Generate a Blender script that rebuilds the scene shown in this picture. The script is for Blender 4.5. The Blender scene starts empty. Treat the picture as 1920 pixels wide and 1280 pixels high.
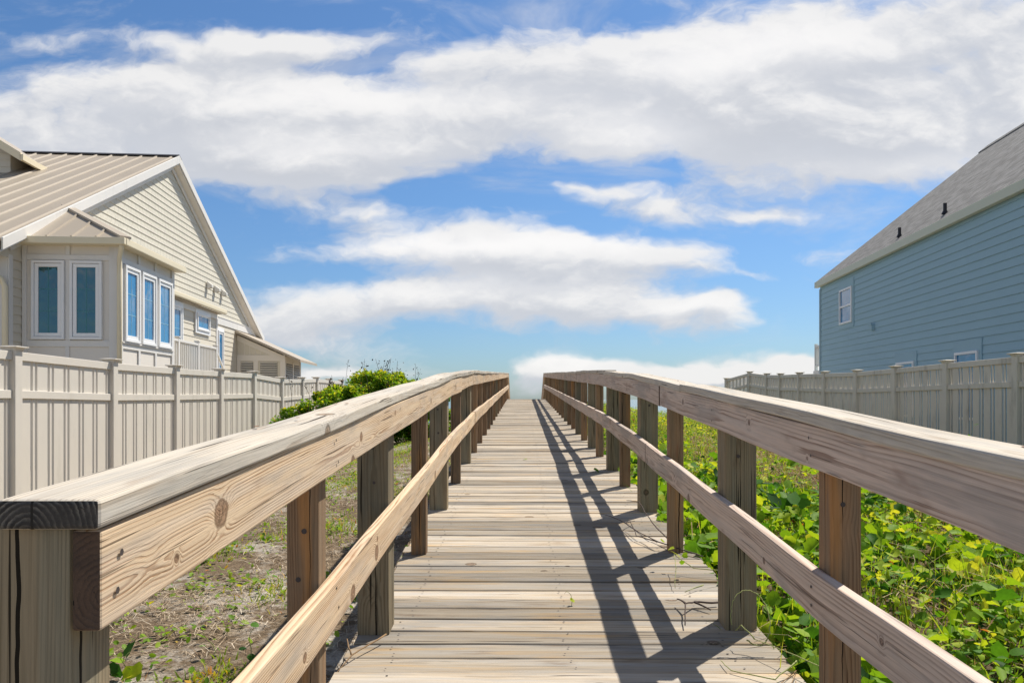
import bpy, math, random
import numpy as np
from mathutils import Vector, Matrix

random.seed(7)
rng = np.random.default_rng(11)
sc = bpy.context.scene
COL = sc.collection
R = math.radians

# ------------------------------------------------------------------ helpers
def link(o, parent=None):
    COL.objects.link(o)
    if parent is not None:
        o.parent = parent
    return o

def tag(o, label=None, cat=None, group=None, kind=None):
    if label: o['label'] = label
    if cat: o['category'] = cat
    if group: o['group'] = group
    if kind: o['kind'] = kind
    return o

def empty(name, loc=(0, 0, 0), rz=0.0, parent=None):
    o = bpy.data.objects.new(name, None)
    o.location = loc
    o.rotation_euler = (0, 0, rz)
    o.empty_display_size = 0.2
    return link(o, parent)

class MB:
    """collects polygons; builds ONE mesh object"""
    def __init__(s):
        s.v, s.f, s.m, s.bc, s.rn = [], [], [], [], []
    def add(s, pts, faces, mat=0, bc=None, rn=0.5):
        k = len(s.v)
        s.v += [tuple(p) for p in pts]
        s.f += [tuple(k + i for i in q) for q in faces]
        s.m += ([mat] * len(faces)) if isinstance(mat, int) else list(mat)
        s.bc += [tuple(b) for b in bc] if bc is not None else [tuple(p) for p in pts]
        s.rn += [rn] * len(pts)
    HF = [(0, 3, 2, 1), (4, 5, 6, 7), (0, 1, 5, 4), (1, 2, 6, 5), (2, 3, 7, 6), (3, 0, 4, 7)]
    def hexa(s, p, mat=0, rn=0.5):
        s.add(p, MB.HF, mat, rn=rn)
    def box(s, x0, x1, y0, y1, z0, z1, mat=0, rn=0.5):
        s.hexa([(x0, y0, z0), (x1, y0, z0), (x1, y1, z0), (x0, y1, z0),
                (x0, y0, z1), (x1, y0, z1), (x1, y1, z1), (x0, y1, z1)], mat, rn)
    def board(s, st, A, B, w, h, mat=0, endmat=1, pith=None, lo=None, rn=None, cap=(True, True)):
        """board swept along the points st; A, B unit cross axes (lists or single); w along A, h along B"""
        n = len(st)
        if lo is None: lo = random.uniform(0, 60)
        if rn is None: rn = random.random()
        if pith is None: pith = (random.uniform(-.05, .05), random.choice((-1, 1)) * random.uniform(.02, .09))
        pts, bc, L = [], [], 0.0
        for i, p in enumerate(st):
            p = Vector(p)
            if i: L += (p - Vector(st[i - 1])).length
            a = A[i] if isinstance(A, list) else A
            b = B[i] if isinstance(B, list) else B
            ww = w[i] if isinstance(w, list) else w
            hh = h[i] if isinstance(h, list) else h
            for sa, sb in ((-1, -1), (1, -1), (1, 1), (-1, 1)):
                pts.append(p + a * (sa * ww / 2) + b * (sb * hh / 2))
                bc.append((L + lo, sa * ww / 2 - pith[0] + rn * 9, sb * hh / 2 - pith[1] + rn * 0))
        # keep the pith offset itself in bc (rn*9 only decorrelates noise through rnd in the shader)
        bc = [(q[0], q[1] - rn * 9, q[2]) for q in bc]
        fs, ms = [], []
        for i in range(n - 1):
            k = 4 * i
            for j in range(4):
                j2 = (j + 1) % 4
                fs.append((k + j, k + j2, k + 4 + j2, k + 4 + j)); ms.append(mat)
        fs.append((3, 2, 1, 0)); ms.append(endmat)
        e = 4 * (n - 1)
        fs.append((e, e + 1, e + 2, e + 3)); ms.append(endmat)
        s.add(pts, fs, ms, bc, rn)
    def tube(s, pts, rad, seg=6, mat=0, rn=0.5, closed_ends=True):
        pts = [Vector(p) for p in pts]
        n = len(pts)
        ring = []
        for i, p in enumerate(pts):
            d = (pts[min(i + 1, n - 1)] - pts[max(i - 1, 0)])
            if d.length < 1e-9: d = Vector((0, 0, 1))
            d.normalize()
            u = d.cross(Vector((0.13, 0.2, 1)))
            if u.length < 1e-3: u = d.cross(Vector((1, 0, 0)))
            u.normalize(); w = d.cross(u)
            r = rad[i] if isinstance(rad, (list, tuple)) else rad
            for j in range(seg):
                t = 2 * math.pi * j / seg
                ring.append(p + u * (r * math.cos(t)) + w * (r * math.sin(t)))
        fs = []
        for i in range(n - 1):
            for j in range(seg):
                j2 = (j + 1) % seg
                fs.append((i * seg + j, i * seg + j2, (i + 1) * seg + j2, (i + 1) * seg + j))
        if closed_ends:
            fs.append(tuple(range(seg - 1, -1, -1)))
            fs.append(tuple((n - 1) * seg + j for j in range(seg)))
        s.add(ring, fs, mat, rn=rn)
    def build(s, name, mats, parent=None, bevel=0.0, smooth=False, seg=1):
        me = bpy.data.meshes.new(name)
        me.from_pydata(s.v, [], s.f)
        for m in (mats if isinstance(mats, (list, tuple)) else [mats]):
            me.materials.append(m)
        me.polygons.foreach_set('material_index', s.m)
        a = me.attributes.new('bc', 'FLOAT_VECTOR', 'POINT')
        a.data.foreach_set('vector', np.array(s.bc, dtype=np.float32).ravel())
        a = me.attributes.new('rnd', 'FLOAT', 'POINT')
        a.data.foreach_set('value', np.array(s.rn, dtype=np.float32))
        if smooth:
            me.polygons.foreach_set('use_smooth', [True] * len(me.polygons))
        me.update()
        o = bpy.data.objects.new(name, me)
        if bevel:
            b = o.modifiers.new('edge', 'BEVEL')
            b.width = bevel; b.segments = seg; b.limit_method = 'ANGLE'; b.angle_limit = R(40)
            b.harden_normals = False
        return link(o, parent)

# ------------------------------------------------------------------ node helper
class NT:
    def __init__(s, tree):
        s.t = tree; s.n = tree.nodes; s.l = tree.links
    def new(s, typ, **kw):
        n = s.n.new(typ)
        for k, v in kw.items(): setattr(n, k, v)
        return n
    def put(s, sock, v):
        if isinstance(v, bpy.types.NodeSocket): s.l.new(v, sock)
        elif v is not None:
            if isinstance(v, (tuple, list)) and len(v) == 3 and sock.type == 'RGBA': v = (*v, 1)
            sock.default_value = v
    def math(s, op, a, b=None, c=None, clamp=False):
        n = s.new('ShaderNodeMath', operation=op, use_clamp=clamp)
        s.put(n.inputs[0], a)
        if b is not None: s.put(n.inputs[1], b)
        if c is not None: s.put(n.inputs[2], c)
        return n.outputs[0]
    def vm(s, op, a, b=None):
        n = s.new('ShaderNodeVectorMath', operation=op)
        s.put(n.inputs[0], a)
        if b is not None:
            if op == 'SCALE': s.put(n.inputs['Scale'], b)
            else: s.put(n.inputs[1], b)
        return n.outputs['Value'] if op in ('DOT_PRODUCT', 'LENGTH', 'DISTANCE') else n.outputs[0]
    def comb(s, x, y, z):
        n = s.new('ShaderNodeCombineXYZ')
        s.put(n.inputs[0], x); s.put(n.inputs[1], y); s.put(n.inputs[2], z)
        return n.outputs[0]
    def sep(s, v):
        n = s.new('ShaderNodeSeparateXYZ'); s.put(n.inputs[0], v)
        return n.outputs[0], n.outputs[1], n.outputs[2]
    def noise(s, vec, scale=1.0, detail=2.0, rough=0.5, out=0, dist=0.0):
        n = s.new('ShaderNodeTexNoise')
        s.put(n.inputs['Vector'], vec)
        n.inputs['Scale'].default_value = scale; n.inputs['Detail'].default_value = detail
        n.inputs['Roughness'].default_value = rough; n.inputs['Distortion'].default_value = dist
        return n.outputs[out]
    def mix(s, f, a, b, blend='MIX'):
        n = s.new('ShaderNodeMix', data_type='RGBA', blend_type=blend)
        s.put(n.inputs[0], f); s.put(n.inputs[6], a); s.put(n.inputs[7], b)
        return n.outputs[2]
    def step(s, x, a, b, lo=0.0, hi=1.0):
        n = s.new('ShaderNodeMapRange', interpolation_type='SMOOTHSTEP')
        s.put(n.inputs[0], x); s.put(n.inputs[1], a); s.put(n.inputs[2], b)
        s.put(n.inputs[3], lo); s.put(n.inputs[4], hi)
        return n.outputs[0]
    def attr(s, name, out='Vector'):
        n = s.new('ShaderNodeAttribute', attribute_name=name)
        return n.outputs[out]
    def ramp(s, f, stops):
        n = s.new('ShaderNodeValToRGB')
        s.put(n.inputs[0], f)
        el = n.color_ramp.elements
        while len(el) < len(stops): el.new(0.5)
        for e, (p, c) in zip(el, stops): e.position = p; e.color = (*c, 1)
        return n.outputs[0]
    def bump(s, h, strength=0.5, dist=0.01):
        n = s.new('ShaderNodeBump')
        n.inputs['Strength'].default_value = strength; n.inputs['Distance'].default_value = dist
        s.put(n.inputs['Height'], h)
        return n.outputs[0]

def new_mat(name):
    m = bpy.data.materials.new(name); m.use_nodes = True
    nt = NT(m.node_tree)
    nt.p = m.node_tree.nodes['Principled BSDF']
    return m, nt

def plain(name, col, rough=0.6, var=0.08, scale=3.0, metallic=0.0, bump=0.0, spec=0.4, dirt=None):
    m, nt = new_mat(name)
    tc = nt.new('ShaderNodeTexCoord').outputs['Object']
    n = nt.noise(tc, scale, 4, 0.6)
    c0 = tuple(c * (1 - var) for c in col); c1 = tuple(min(1, c * (1 + var)) for c in col)
    c = nt.mix(n, c0, c1)
    if dirt:
        d = nt.noise(nt.vm('MULTIPLY', tc, (2.2, 2.2, .55)), 1.6, 5, 0.65)
        c = nt.mix(nt.math('MULTIPLY', nt.step(d, .52, .75), dirt[1]), c, dirt[0])
    nt.put(nt.p.inputs['Base Color'], c)
    nt.p.inputs['Roughness'].default_value = rough
    nt.p.inputs['Metallic'].default_value = metallic
    nt.p.inputs['Specular IOR Level'].default_value = spec
    if bump:
        nt.put(nt.p.inputs['Normal'], nt.bump(nt.noise(tc, scale * 14, 3), bump, 0.01))
    return m

def wood(name, light, dark, stain, grey, spacing=.0075, contrast=.8, knots=.2, greyamt=.5, crack=.7, check=0.0, warm=None, tone=.25, heroes=()):
    m, nt = new_mat(name)
    bc = nt.attr('bc'); rn = nt.attr('rnd', 'Fac')
    L, a, b = nt.sep(bc)
    off = nt.math('MULTIPLY', rn, 37.0)
    q = nt.comb(nt.math('ADD', L, off), a, b)                      # decorrelated copy for noises
    warp = nt.noise(nt.vm('MULTIPLY', q, (.75, 5, 5)), 1.0, 2, .5, out=1)
    warp = nt.vm('MULTIPLY', nt.vm('SUBTRACT', warp, (.5, .5, .5)), (0, .045, .045))
    p = nt.vm('ADD', nt.comb(0.0, a, b), warp)
    r = nt.vm('LENGTH', p)
    # knots
    vo = nt.new('ShaderNodeTexVoronoi', feature='F1')
    nt.put(vo.inputs['Vector'], nt.vm('MULTIPLY', q, (5.2, 6.0, 6.0))); vo.inputs['Scale'].default_value = 1.0
    kd = nt.math('ADD', vo.outputs['Distance'], nt.math('MULTIPLY', nt.math('SUBTRACT', nt.noise(nt.vm('MULTIPLY', q, (30, 40, 40)), 1, 2), .5), .06))
    pres = nt.math('GREATER_THAN', nt.sep(vo.outputs['Color'])[0], 1 - knots)
    for (hL, hb, hr) in heroes:     # single large knots at known spots of one board
        dl = nt.math('MULTIPLY', nt.math('SUBTRACT', L, hL), .85 * .145 / hr); db_ = nt.math('MULTIPLY', nt.math('SUBTRACT', b, hb), .145 / hr)
        kh = nt.math('SQRT', nt.math('ADD', nt.math('MULTIPLY', dl, dl), nt.math('MULTIPLY', db_, db_)))
        kh = nt.math('ADD', kh, nt.math('MULTIPLY', nt.math('SUBTRACT', nt.noise(nt.vm('MULTIPLY', q, (45, 60, 60)), 1, 2), .5), .07))
        kd = nt.math('MINIMUM', kd, kh); pres = nt.math('MAXIMUM', pres, nt.math('LESS_THAN', kh, .6))
    kb = nt.math('MULTIPLY', nt.math('POWER', 2.718, nt.math('MULTIPLY', nt.math('MULTIPLY', kd, kd), -20.0)), pres)
    r = nt.math('ADD', r, nt.math('MULTIPLY', kb, .035))
    fib = nt.noise(nt.vm('MULTIPLY', q, (7, 420, 420)), 1, 3, .6)
    fib2 = nt.noise(nt.vm('MULTIPLY', q, (2.2, 110, 110)), 1, 3, .6)
    ph = nt.math('ADD', nt.math('DIVIDE', r, spacing), nt.math('MULTIPLY', fib2, .8))
    saw = nt.math('FRACT', ph)
    late = nt.math('MULTIPLY', nt.step(saw, .35, .88), nt.step(saw, 1.0, .93))
    lv = nt.noise(nt.vm('MULTIPLY', q, (1.6, 26, 26)), 1, 3, .6)
    late = nt.math('MULTIPLY', late, nt.step(lv, .30, .66, .08, 1.0))
    col = nt.mix(nt.math('MULTIPLY', late, contrast), light, dark)
    st = nt.noise(nt.vm('MULTIPLY', q, (1.1, 22, 22)), 1, 3, .6)
    col = nt.mix(nt.math('MULTIPLY', nt.step(st, .42, .68), greyamt), col, grey)
    if warm:
        wn = nt.noise(nt.vm('MULTIPLY', nt.vm('ADD', q, (3.3, 1.7, 8.1)), (1.3, 14, 14)), 1, 3, .55)
        col = nt.mix(nt.math('MULTIPLY', nt.step(wn, .54, .72), warm[1]), col, warm[0])
    gp = nt.noise(nt.vm('MULTIPLY', q, (1.4, 7, 7)), 1, 4, .65)
    col = nt.mix(nt.math('MULTIPLY', nt.step(gp, .5, .66), .62), col, tuple(c * .66 for c in grey))
    sn = nt.noise(nt.vm('ADD', nt.vm('MULTIPLY', q, (3.0, 12, 12)), (9, 4, 2)), 1, 3, .6)
    col = nt.mix(nt.math('MULTIPLY', nt.step(sn, .60, .78), .6), col, stain)
    # tone per board and fibres
    tv = nt.math('ADD', 1 - tone, nt.math('MULTIPLY', nt.math('FRACT', nt.math('MULTIPLY', rn, 7.31)), tone * 1.6))
    tv = nt.math('MULTIPLY', tv, nt.math('ADD', .56, nt.math('ADD', nt.math('MULTIPLY', fib, .52), nt.math('MULTIPLY', fib2, .36))))
    col = nt.mix(1.0, col, nt.comb(tv, tv, tv), 'MULTIPLY')
    # checks: thin dark cracks along the grain
    ck = nt.noise(nt.vm('MULTIPLY', nt.vm('ADD', q, (5, 3, 1)), (1.7, 75, 75)), 1, 2, .5)
    ckm = nt.math('MULTIPLY', nt.step(ck, .665, .71), crack)
    col = nt.mix(ckm, col, tuple(c * .22 for c in dark))
    if check:   # long drying checks that run towards the pith
        wob = nt.noise(nt.comb(nt.math('MULTIPLY', nt.math('ADD', L, off), 5.0), 0.0, 0.0), 1, 3)
        wob = nt.math('MULTIPLY', nt.math('SUBTRACT', wob, .5), .022)
        da = nt.math('ABSOLUTE', nt.math('ADD', a, wob)); db = nt.math('ABSOLUTE', nt.math('ADD', b, wob))
        wid = nt.math('MULTIPLY', nt.step(nt.noise(nt.comb(nt.math('MULTIPLY', nt.math('ADD', L, off), 1.6), 3.0, 0.0), 1, 2), .36, .66), .0034)
        ck2 = nt.math('MULTIPLY', nt.math('LESS_THAN', nt.math('MINIMUM', da, db), wid), check)
        col = nt.mix(ck2, col, tuple(c * .12 for c in dark)); ckm = nt.math('MAXIMUM', ckm, ck2)
    # knot heart
    kc = nt.math('MULTIPLY', nt.step(kd, .17, .12), pres)
    krim = nt.math('MULTIPLY', nt.math('MULTIPLY', nt.step(kd, .20, .165), nt.step(kd, .12, .15)), pres)
    kn = nt.noise(nt.vm('MULTIPLY', q, (130, 130, 130)), 1, 3, .6)
    col = nt.mix(nt.math('MULTIPLY', kc, .85), col, nt.mix(nt.step(kn, .35, .65), tuple(c * .4 for c in stain), tuple(min(1, c * 1.25 + .05) for c in stain)))
    col = nt.mix(nt.math('MULTIPLY', krim, .75), col, tuple(c * .45 for c in dark))
    nt.put(nt.p.inputs['Base Color'], col)
    nt.p.inputs['Roughness'].default_value = .82
    nt.p.inputs['Specular IOR Level'].default_value = .2
    hgt = nt.math('SUBTRACT', nt.math('ADD', nt.math('MULTIPLY', late, .5), nt.math('MULTIPLY', fib, .5)), nt.math('MULTIPLY', ckm, 2.0))
    nt.put(nt.p.inputs['Normal'], nt.bump(hgt, .45, .003))
    return m

def leaf_mat(name, stops, trans=.45, rough=.62):
    m, nt = new_mat(name)
    rn = nt.attr('rnd', 'Fac')
    c = nt.ramp(rn, stops)
    v = nt.noise(nt.new('ShaderNodeTexCoord').outputs['Object'], 55, 2)
    c = nt.mix(.28, c, nt.mix(1.0, c, nt.comb(nt.math('MULTIPLY', v, 2), nt.math('MULTIPLY', v, 2), nt.math('MULTIPLY', v, 2)), 'MULTIPLY'))
    nt.put(nt.p.inputs['Base Color'], c)
    nt.p.inputs['Roughness'].default_value = rough
    nt.p.inputs['Specular IOR Level'].default_value = .22
    tr = nt.new('ShaderNodeBsdfTranslucent')
    nt.put(tr.inputs['Color'], nt.mix(1.0, c, (1.5, 1.35, .55), 'MULTIPLY'))
    mx = nt.new('ShaderNodeMixShader'); mx.inputs[0].default_value = trans
    nt.l.new(nt.p.outputs[0], mx.inputs[1]); nt.l.new(tr.outputs[0], mx.inputs[2])
    out = [n for n in nt.n if n.type == 'OUTPUT_MATERIAL'][0]
    nt.l.new(mx.outputs[0], out.inputs[0])
    return m

# ------------------------------------------------------------------ materials
W_TAN = wood('weathered_tan_board', (.70, .53, .355), (.31, .16, .075), (.25, .13, .06), (.60, .51, .42), .0068, 1.0, .18, .45, .6, tone=.12,
             heroes=((200.40, .023, .022), (201.62, .02, .014), (200.22, -.01, .006), (202.3, .045, .009), (203.6, .01, .015), (250.92, -.01, .011), (251.9, .05, .009), (250.35, .02, .008)))
W_CAP = wood('bleached_rail_cap', (.565, .505, .42), (.33, .26, .19), (.31, .21, .13), (.54, .51, .46), .006, .75, .10, .6, 1.0, tone=.10)
W_GREY = wood('weathered_grey_brown_board', (.64, .51, .42), (.30, .20, .15), (.24, .15, .11), (.56, .49, .44), .0105, .9, .12, .5, .6, tone=.12,
              heroes=((302.0, .035, .009), (301.4, -.02, .005), (303.2, .03, .012), (350.9, .03, .008), (351.8, -.01, .010)))
W_DECK = wood('weathered_deck_board', (.445, .375, .285), (.215, .155, .10), (.21, .135, .08), (.42, .40, .37), .007, .85, .09, .65, 1.0, warm=((.50, .335, .165), .85), tone=.42)
W_POST = wood('weathered_square_post', (.265, .21, .135), (.12, .09, .05), (.13, .07, .035), (.22, .205, .15), .0055, .9, .14, .6, 1.0, check=1.0, tone=.25)
W_POSTR = wood('weathered_slim_post', (.30, .19, .11), (.14, .08, .042), (.20, .06, .03), (.24, .19, .13), .0055, .9, .16, .5, 1.0, check=1.0, tone=.25, warm=((.44, .22, .08), .75))
W_END = wood('blackened_end_grain', (.035, .032, .03), (.25, .225, .185), (.02, .02, .02), (.10, .09, .08), .008, .85, .0, .7, 1.0, check=1.0, tone=.1)
W_ENDB = wood('dark_brown_end_grain', (.11, .07, .048), (.05, .035, .028), (.05, .03, .02), (.08, .06, .05), .008, .7, .0, .3, 1.0, tone=.1)
M_RUST = plain('rusty_fastener', (.20, .075, .03), .8, .5, 60)
M_SCREW = plain('dark_screw_head', (.07, .055, .05), .6, .3, 60)
M_VINYL = plain('almond_vinyl', (.67, .62, .545), .45, .05, 2.0, spec=.4, dirt=((.42, .39, .33), .35))
M_VINYL2 = plain('taupe_vinyl', (.72, .655, .545), .5, .05, 2.0, spec=.4, dirt=((.26, .225, .17), .55))
M_TRIM = plain('white_paint_trim', (.72, .70, .665), .5, .04, 2, dirt=((.50, .48, .43), .35))
M_PANEL = plain('pale_panel_paint', (.74, .69, .62), .55, .03, 2)
M_CREAM = plain('cream_gutter_metal', (.76, .67, .48), .4, .04, 2)
M_LAP = plain('ivory_lap_siding', (.64, .59, .49), .6, .05, 1.5)
M_WINFRAME = plain('white_window_frame', (.82, .82, .82), .35, .02, 2)
M_METALROOF = plain('taupe_metal_roof', (.42, .36, .285), .5, .10, .9, metallic=.0, spec=.3)
M_DARK = plain('dark_flashing', (.05, .05, .055), .6, .2, 4)
M_BLUE = plain('blue_grey_lap_siding', (.325, .485, .56), .6, .05, 1.3)
M_FASCIA = plain('pale_sage_fascia', (.62, .63, .50), .5, .05, 2)
M_PIPE = plain('black_pipe_boot', (.02, .02, .025), .5, .2, 10)
M_SLAT = plain('louvre_paint', (.62, .58, .50), .6, .05, 3)
M_BARK = plain('brown_bark', (.11, .085, .06), .9, .35, 25, bump=.4)
M_VINE = plain('green_vine_stem', (.28, .30, .10), .7, .3, 30)
M_TWIG = plain('dark_twig', (.085, .06, .05), .85, .35, 40)

def shingle_wall():
    m, nt = new_mat('ivory_shingle_siding')
    tc = nt.new('ShaderNodeTexCoord').outputs['Object']
    x, y, z = nt.sep(tc)
    row = nt.math('FLOOR', nt.math('DIVIDE', nt.math('SUBTRACT', z, 2.8), .165))
    rr = nt.noise(nt.comb(nt.math('MULTIPLY', row, 7.7), 0.0, 0.0), 1, 0)
    u = nt.math('ADD', nt.math('MULTIPLY', y, 4.6), nt.math('MULTIPLY', rr, 13))
    u = nt.math('ADD', u, nt.math('MULTIPLY', nt.noise(nt.comb(nt.math('MULTIPLY', y, 3), row, 0.0), 1, 1), .9))
    g = nt.math('ABSOLUTE', nt.math('SUBTRACT', nt.math('FRACT', u), .5))
    gap = nt.step(g, .45, .485)
    cell = nt.noise(nt.comb(nt.math('MULTIPLY', nt.math('FLOOR', u), 3.37), nt.math('MULTIPLY', row, 5.1), 0.0), 1, 0)
    c = nt.mix(cell, (.58, .55, .46), (.67, .63, .53))
    c = nt.mix(nt.math('MULTIPLY', gap, .42), c, (.26, .24, .19))
    nt.put(nt.p.inputs['Base Color'], c)
    nt.p.inputs['Roughness'].default_value = .65
    nt.put(nt.p.inputs['Normal'], nt.bump(nt.math('SUBTRACT', 1.0, gap), .5, .01))
    return m
M_SHINGLE = shingle_wall()

def roof_shingles():
    m, nt = new_mat('grey_asphalt_shingles')
    tc = nt.new('ShaderNodeTexCoord').outputs['Object']
    x, y, z = nt.sep(tc)
    v = nt.math('DIVIDE', z, .088)
    row = nt.math('FLOOR', v); fv = nt.math('FRACT', v)
    u = nt.math('ADD', nt.math('MULTIPLY', y, 5.5), nt.math('MULTIPLY', nt.math('FRACT', nt.math('MULTIPLY', row, .379)), 9.0))
    cell = nt.noise(nt.comb(nt.math('MULTIPLY', nt.math('FLOOR', u), 2.71), nt.math('MULTIPLY', row, 3.33), 0.0), 1, 0)
    cell = nt.step(cell, .25, .75)
    c = nt.mix(cell, (.07, .07, .07), (.225, .222, .22))
    gr = nt.noise(tc, 90, 2)
    c = nt.mix(.35, c, nt.mix(gr, (.10, .10, .10), (.55, .53, .51)))
    c = nt.mix(nt.math('MULTIPLY', nt.step(fv, .22, .0), .7), c, (.07, .065, .06))
    nt.put(nt.p.inputs['Base Color'], c)
    nt.p.inputs['Roughness'].default_value = .95
    nt.p.inputs['Specular IOR Level'].default_value = .15
    nt.put(nt.p.inputs['Normal'], nt.bump(nt.math('ADD', fv, nt.math('MULTIPLY', gr, .3)), .5, .015))
    return m
M_ROOFSH = roof_shingles()

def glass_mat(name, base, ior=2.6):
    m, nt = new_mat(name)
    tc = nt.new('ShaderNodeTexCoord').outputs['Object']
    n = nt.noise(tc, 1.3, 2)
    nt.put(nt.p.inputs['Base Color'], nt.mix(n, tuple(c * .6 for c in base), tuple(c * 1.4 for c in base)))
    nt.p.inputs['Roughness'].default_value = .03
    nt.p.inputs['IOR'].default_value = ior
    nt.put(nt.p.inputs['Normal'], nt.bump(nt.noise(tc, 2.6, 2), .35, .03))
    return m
M_GLASS = glass_mat('reflected_sky_pane', (.03, .20, .42), 1.9)  # blue of the reflected sky is put into the pane colour
M_GLASST = glass_mat('tinted_teal_pane', (.006, .085, .11), 2.0)
M_MUNTIN = plain('pane_grid_bars', (.20, .42, .58), .4, .05, 4)

# ------------------------------------------------------------------ terrain profile (z = 0 is eye level)
DK = [(-6, -1.67), (0, -1.275), (3.5, -1.045), (6, -.88), (8.7, -.745), (31, 0.0), (40, -2.6)]
def deck_z(y):
    for (a, za), (b, zb) in zip(DK, DK[1:]):
        if y <= b: return za + (zb - za) * (y - a) / (b - a)
    return DK[-1][1]
XL = lambda y: -.595 + .0135 * y         # inner face of the left posts
XR = lambda y: .925 + .0135 * y          # inner face of the right posts

def sstep(x, a, b):
    t = np.clip((x - a) / (b - a), 0, 1); return t * t * (3 - 2 * t)
_ph = rng.uniform(0, 6.28, 24)
def lump(x, y, s=1.0):
    v = 0
    for k in range(8):
        f = (.5 + .45 * k) * s
        ang = k * 1.9
        v = v + np.sin(f * (x * math.cos(ang) + y * math.sin(ang)) + _ph[k]) / (1 + .5 * k)
    return v / 3.0
_dx = np.array([p[0] for p in DK] + [60, 95, 200, 5000]); _dz = np.array([p[1] for p in DK[:-1]] + [-1.2, -4.2, -5.6, -7, -7])
_dz = np.array([-1.67, -1.275, -1.045, -.88, -.745, 0.0, -1.8, -4.2, -5.6, -7, -7])
def ground_z(x, y):
    x = np.asarray(x, float); y = np.asarray(y, float)
    zb = np.interp(y, _dx, _dz) - .17
    zl = np.interp(y, [-10, 20, 33, 60, 95, 200], [-1.27, -1.25, -1.2, -4.2, -5.6, -7])
    zr = np.interp(y, [-10, 19, 30, 34, 60, 95, 200], [-1.16, -1.12, -.88, -.9, -4.2, -5.6, -7])
    cx = .165 + .0135 * np.clip(y, -5, 40)
    d = x - cx
    w = sstep(np.abs(d), 1.3, np.where(d < 0, 4.6, 6.0))
    z = zb * (1 - w) + np.where(d < 0, zl, zr) * w
    far = sstep(np.hypot(x, y - 15), 25, 60)
    return z + lump(x, y, 1.3) * .035 * (1 - far) * sstep(np.abs(d), .9, 1.6)

# ------------------------------------------------------------------ ground sheet
def build_ground():
    xs = np.concatenate([[-5000, -1500, -500, -200, -100, -60, -40, -28, -20, -15, -12, -10, -8.5], np.arange(-7.5, 9.6, .16),
                         [10.5, 12, 14, 17, 22, 30, 45, 70, 120, 250, 600, 1600, 5000]])
    ys = np.concatenate([[-5000, -1200, -300, -90, -40, -20, -12, -8, -5, -3.5], np.arange(-2.5, 33, .16), np.arange(33.5, 62, 1.2),
                         [66, 75, 85, 95, 120, 200, 500, 1500, 5000]])
    X, Y = np.meshgrid(xs, ys)
    Z = ground_z(X, Y)
    nx, ny = len(xs), len(ys)
    v = np.stack([X, Y, Z], -1).reshape(-1, 3)
    i = np.arange(nx * ny).reshape(ny, nx)
    f = np.stack([i[:-1, :-1], i[:-1, 1:], i[1:, 1:], i[1:, :-1]], -1).reshape(-1, 4)
    me = bpy.data.meshes.new('ground')
    me.from_pydata(v.tolist(), [], f.tolist())
    me.polygons.foreach_set('use_smooth', [True] * len(me.polygons))
    m, nt = new_mat('sandy_ground')
    pos = nt.new('ShaderNodeNewGeometry').outputs['Position']
    x, y, z = nt.sep(pos)
    n1 = nt.noise(pos, 1.7, 5, .65); n2 = nt.noise(pos, 14, 5, .7); n3 = nt.noise(pos, 70, 3, .7)
    sand = nt.mix(n3, (.32, .28, .23), (.62, .58, .52))
    litter = nt.mix(n3, (.07, .05, .03), (.26, .19, .125))
    c = nt.mix(nt.step(nt.math('ADD', nt.math('MULTIPLY', n1, .6), nt.math('MULTIPLY', n2, .4)), .47, .60), litter, sand)
    c = nt.mix(nt.math('MULTIPLY', nt.step(n2, .5, .62), .5), c, nt.mix(n3, (.16, .11, .07), (.36, .29, .20)))
    soil = nt.mix(n2, (.05, .045, .025), (.20, .15, .09))
    c = nt.mix(nt.step(x, .6, 1.2), c, soil)
    pale = nt.mix(n2, (.28, .24, .18), (.44, .39, .32))  # ground beyond fences and behind viewer made paler to add warm bounce light
    c = nt.mix(nt.step(x, -5.5, -6.0), c, pale); c = nt.mix(nt.step(x, 8.3, 8.8), c, pale); c = nt.mix(nt.step(y, -1.0, -2.5), c, pale)
    c = nt.mix(nt.step(y, 34.0, 45.0), c, (.62, .58, .50))
    nt.put(nt.p.inputs['Base Color'], c)
    nt.p.inputs['Roughness'].default_value = .95
    nt.p.inputs['Specular IOR Level'].default_value = .1
    nt.put(nt.p.inputs['Normal'], nt.bump(nt.math('ADD', n2, nt.math('MULTIPLY', n3, .6)), .8, .03))
    me.materials.append(m)
    o = link(bpy.data.objects.new('ground', me)); o['kind'] = 'structure'
    return o
build_ground()
def build_sea():
    mb = MB(); mb.add([(-6000, 88, -5.2), (6000, 88, -5.2), (6000, 7000, -5.2), (-6000, 7000, -5.2)], [(0, 1, 2, 3)])
    m, nt = new_mat('sea_water')
    nt.p.inputs['Base Color'].default_value = (.03, .12, .16, 1); nt.p.inputs['Roughness'].default_value = .12
    pos = nt.new('ShaderNodeNewGeometry').outputs['Position']
    nt.put(nt.p.inputs['Normal'], nt.bump(nt.noise(pos, .35, 4), .6, .4))
    o = mb.build('sea', m); o['kind'] = 'structure'
build_sea()

# ------------------------------------------------------------------ boardwalk
bw = empty('boardwalk', (.2, 1.0, -1.21))
tag(bw, 'weathered wooden boardwalk with post and rail sides rising straight ahead over the dune', 'boardwalk')
bw_inv = Vector((-.2, -1.0, 1.21))
X_, Y_, Z_ = Vector((1, 0, 0)), Vector((0, 1, 0)), Vector((0, 0, 1))

def shift(mb, v=bw_inv):
    mb.v = [(p[0] + v.x, p[1] + v.y, p[2] + v.z) for p in mb.v]
    return mb

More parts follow.
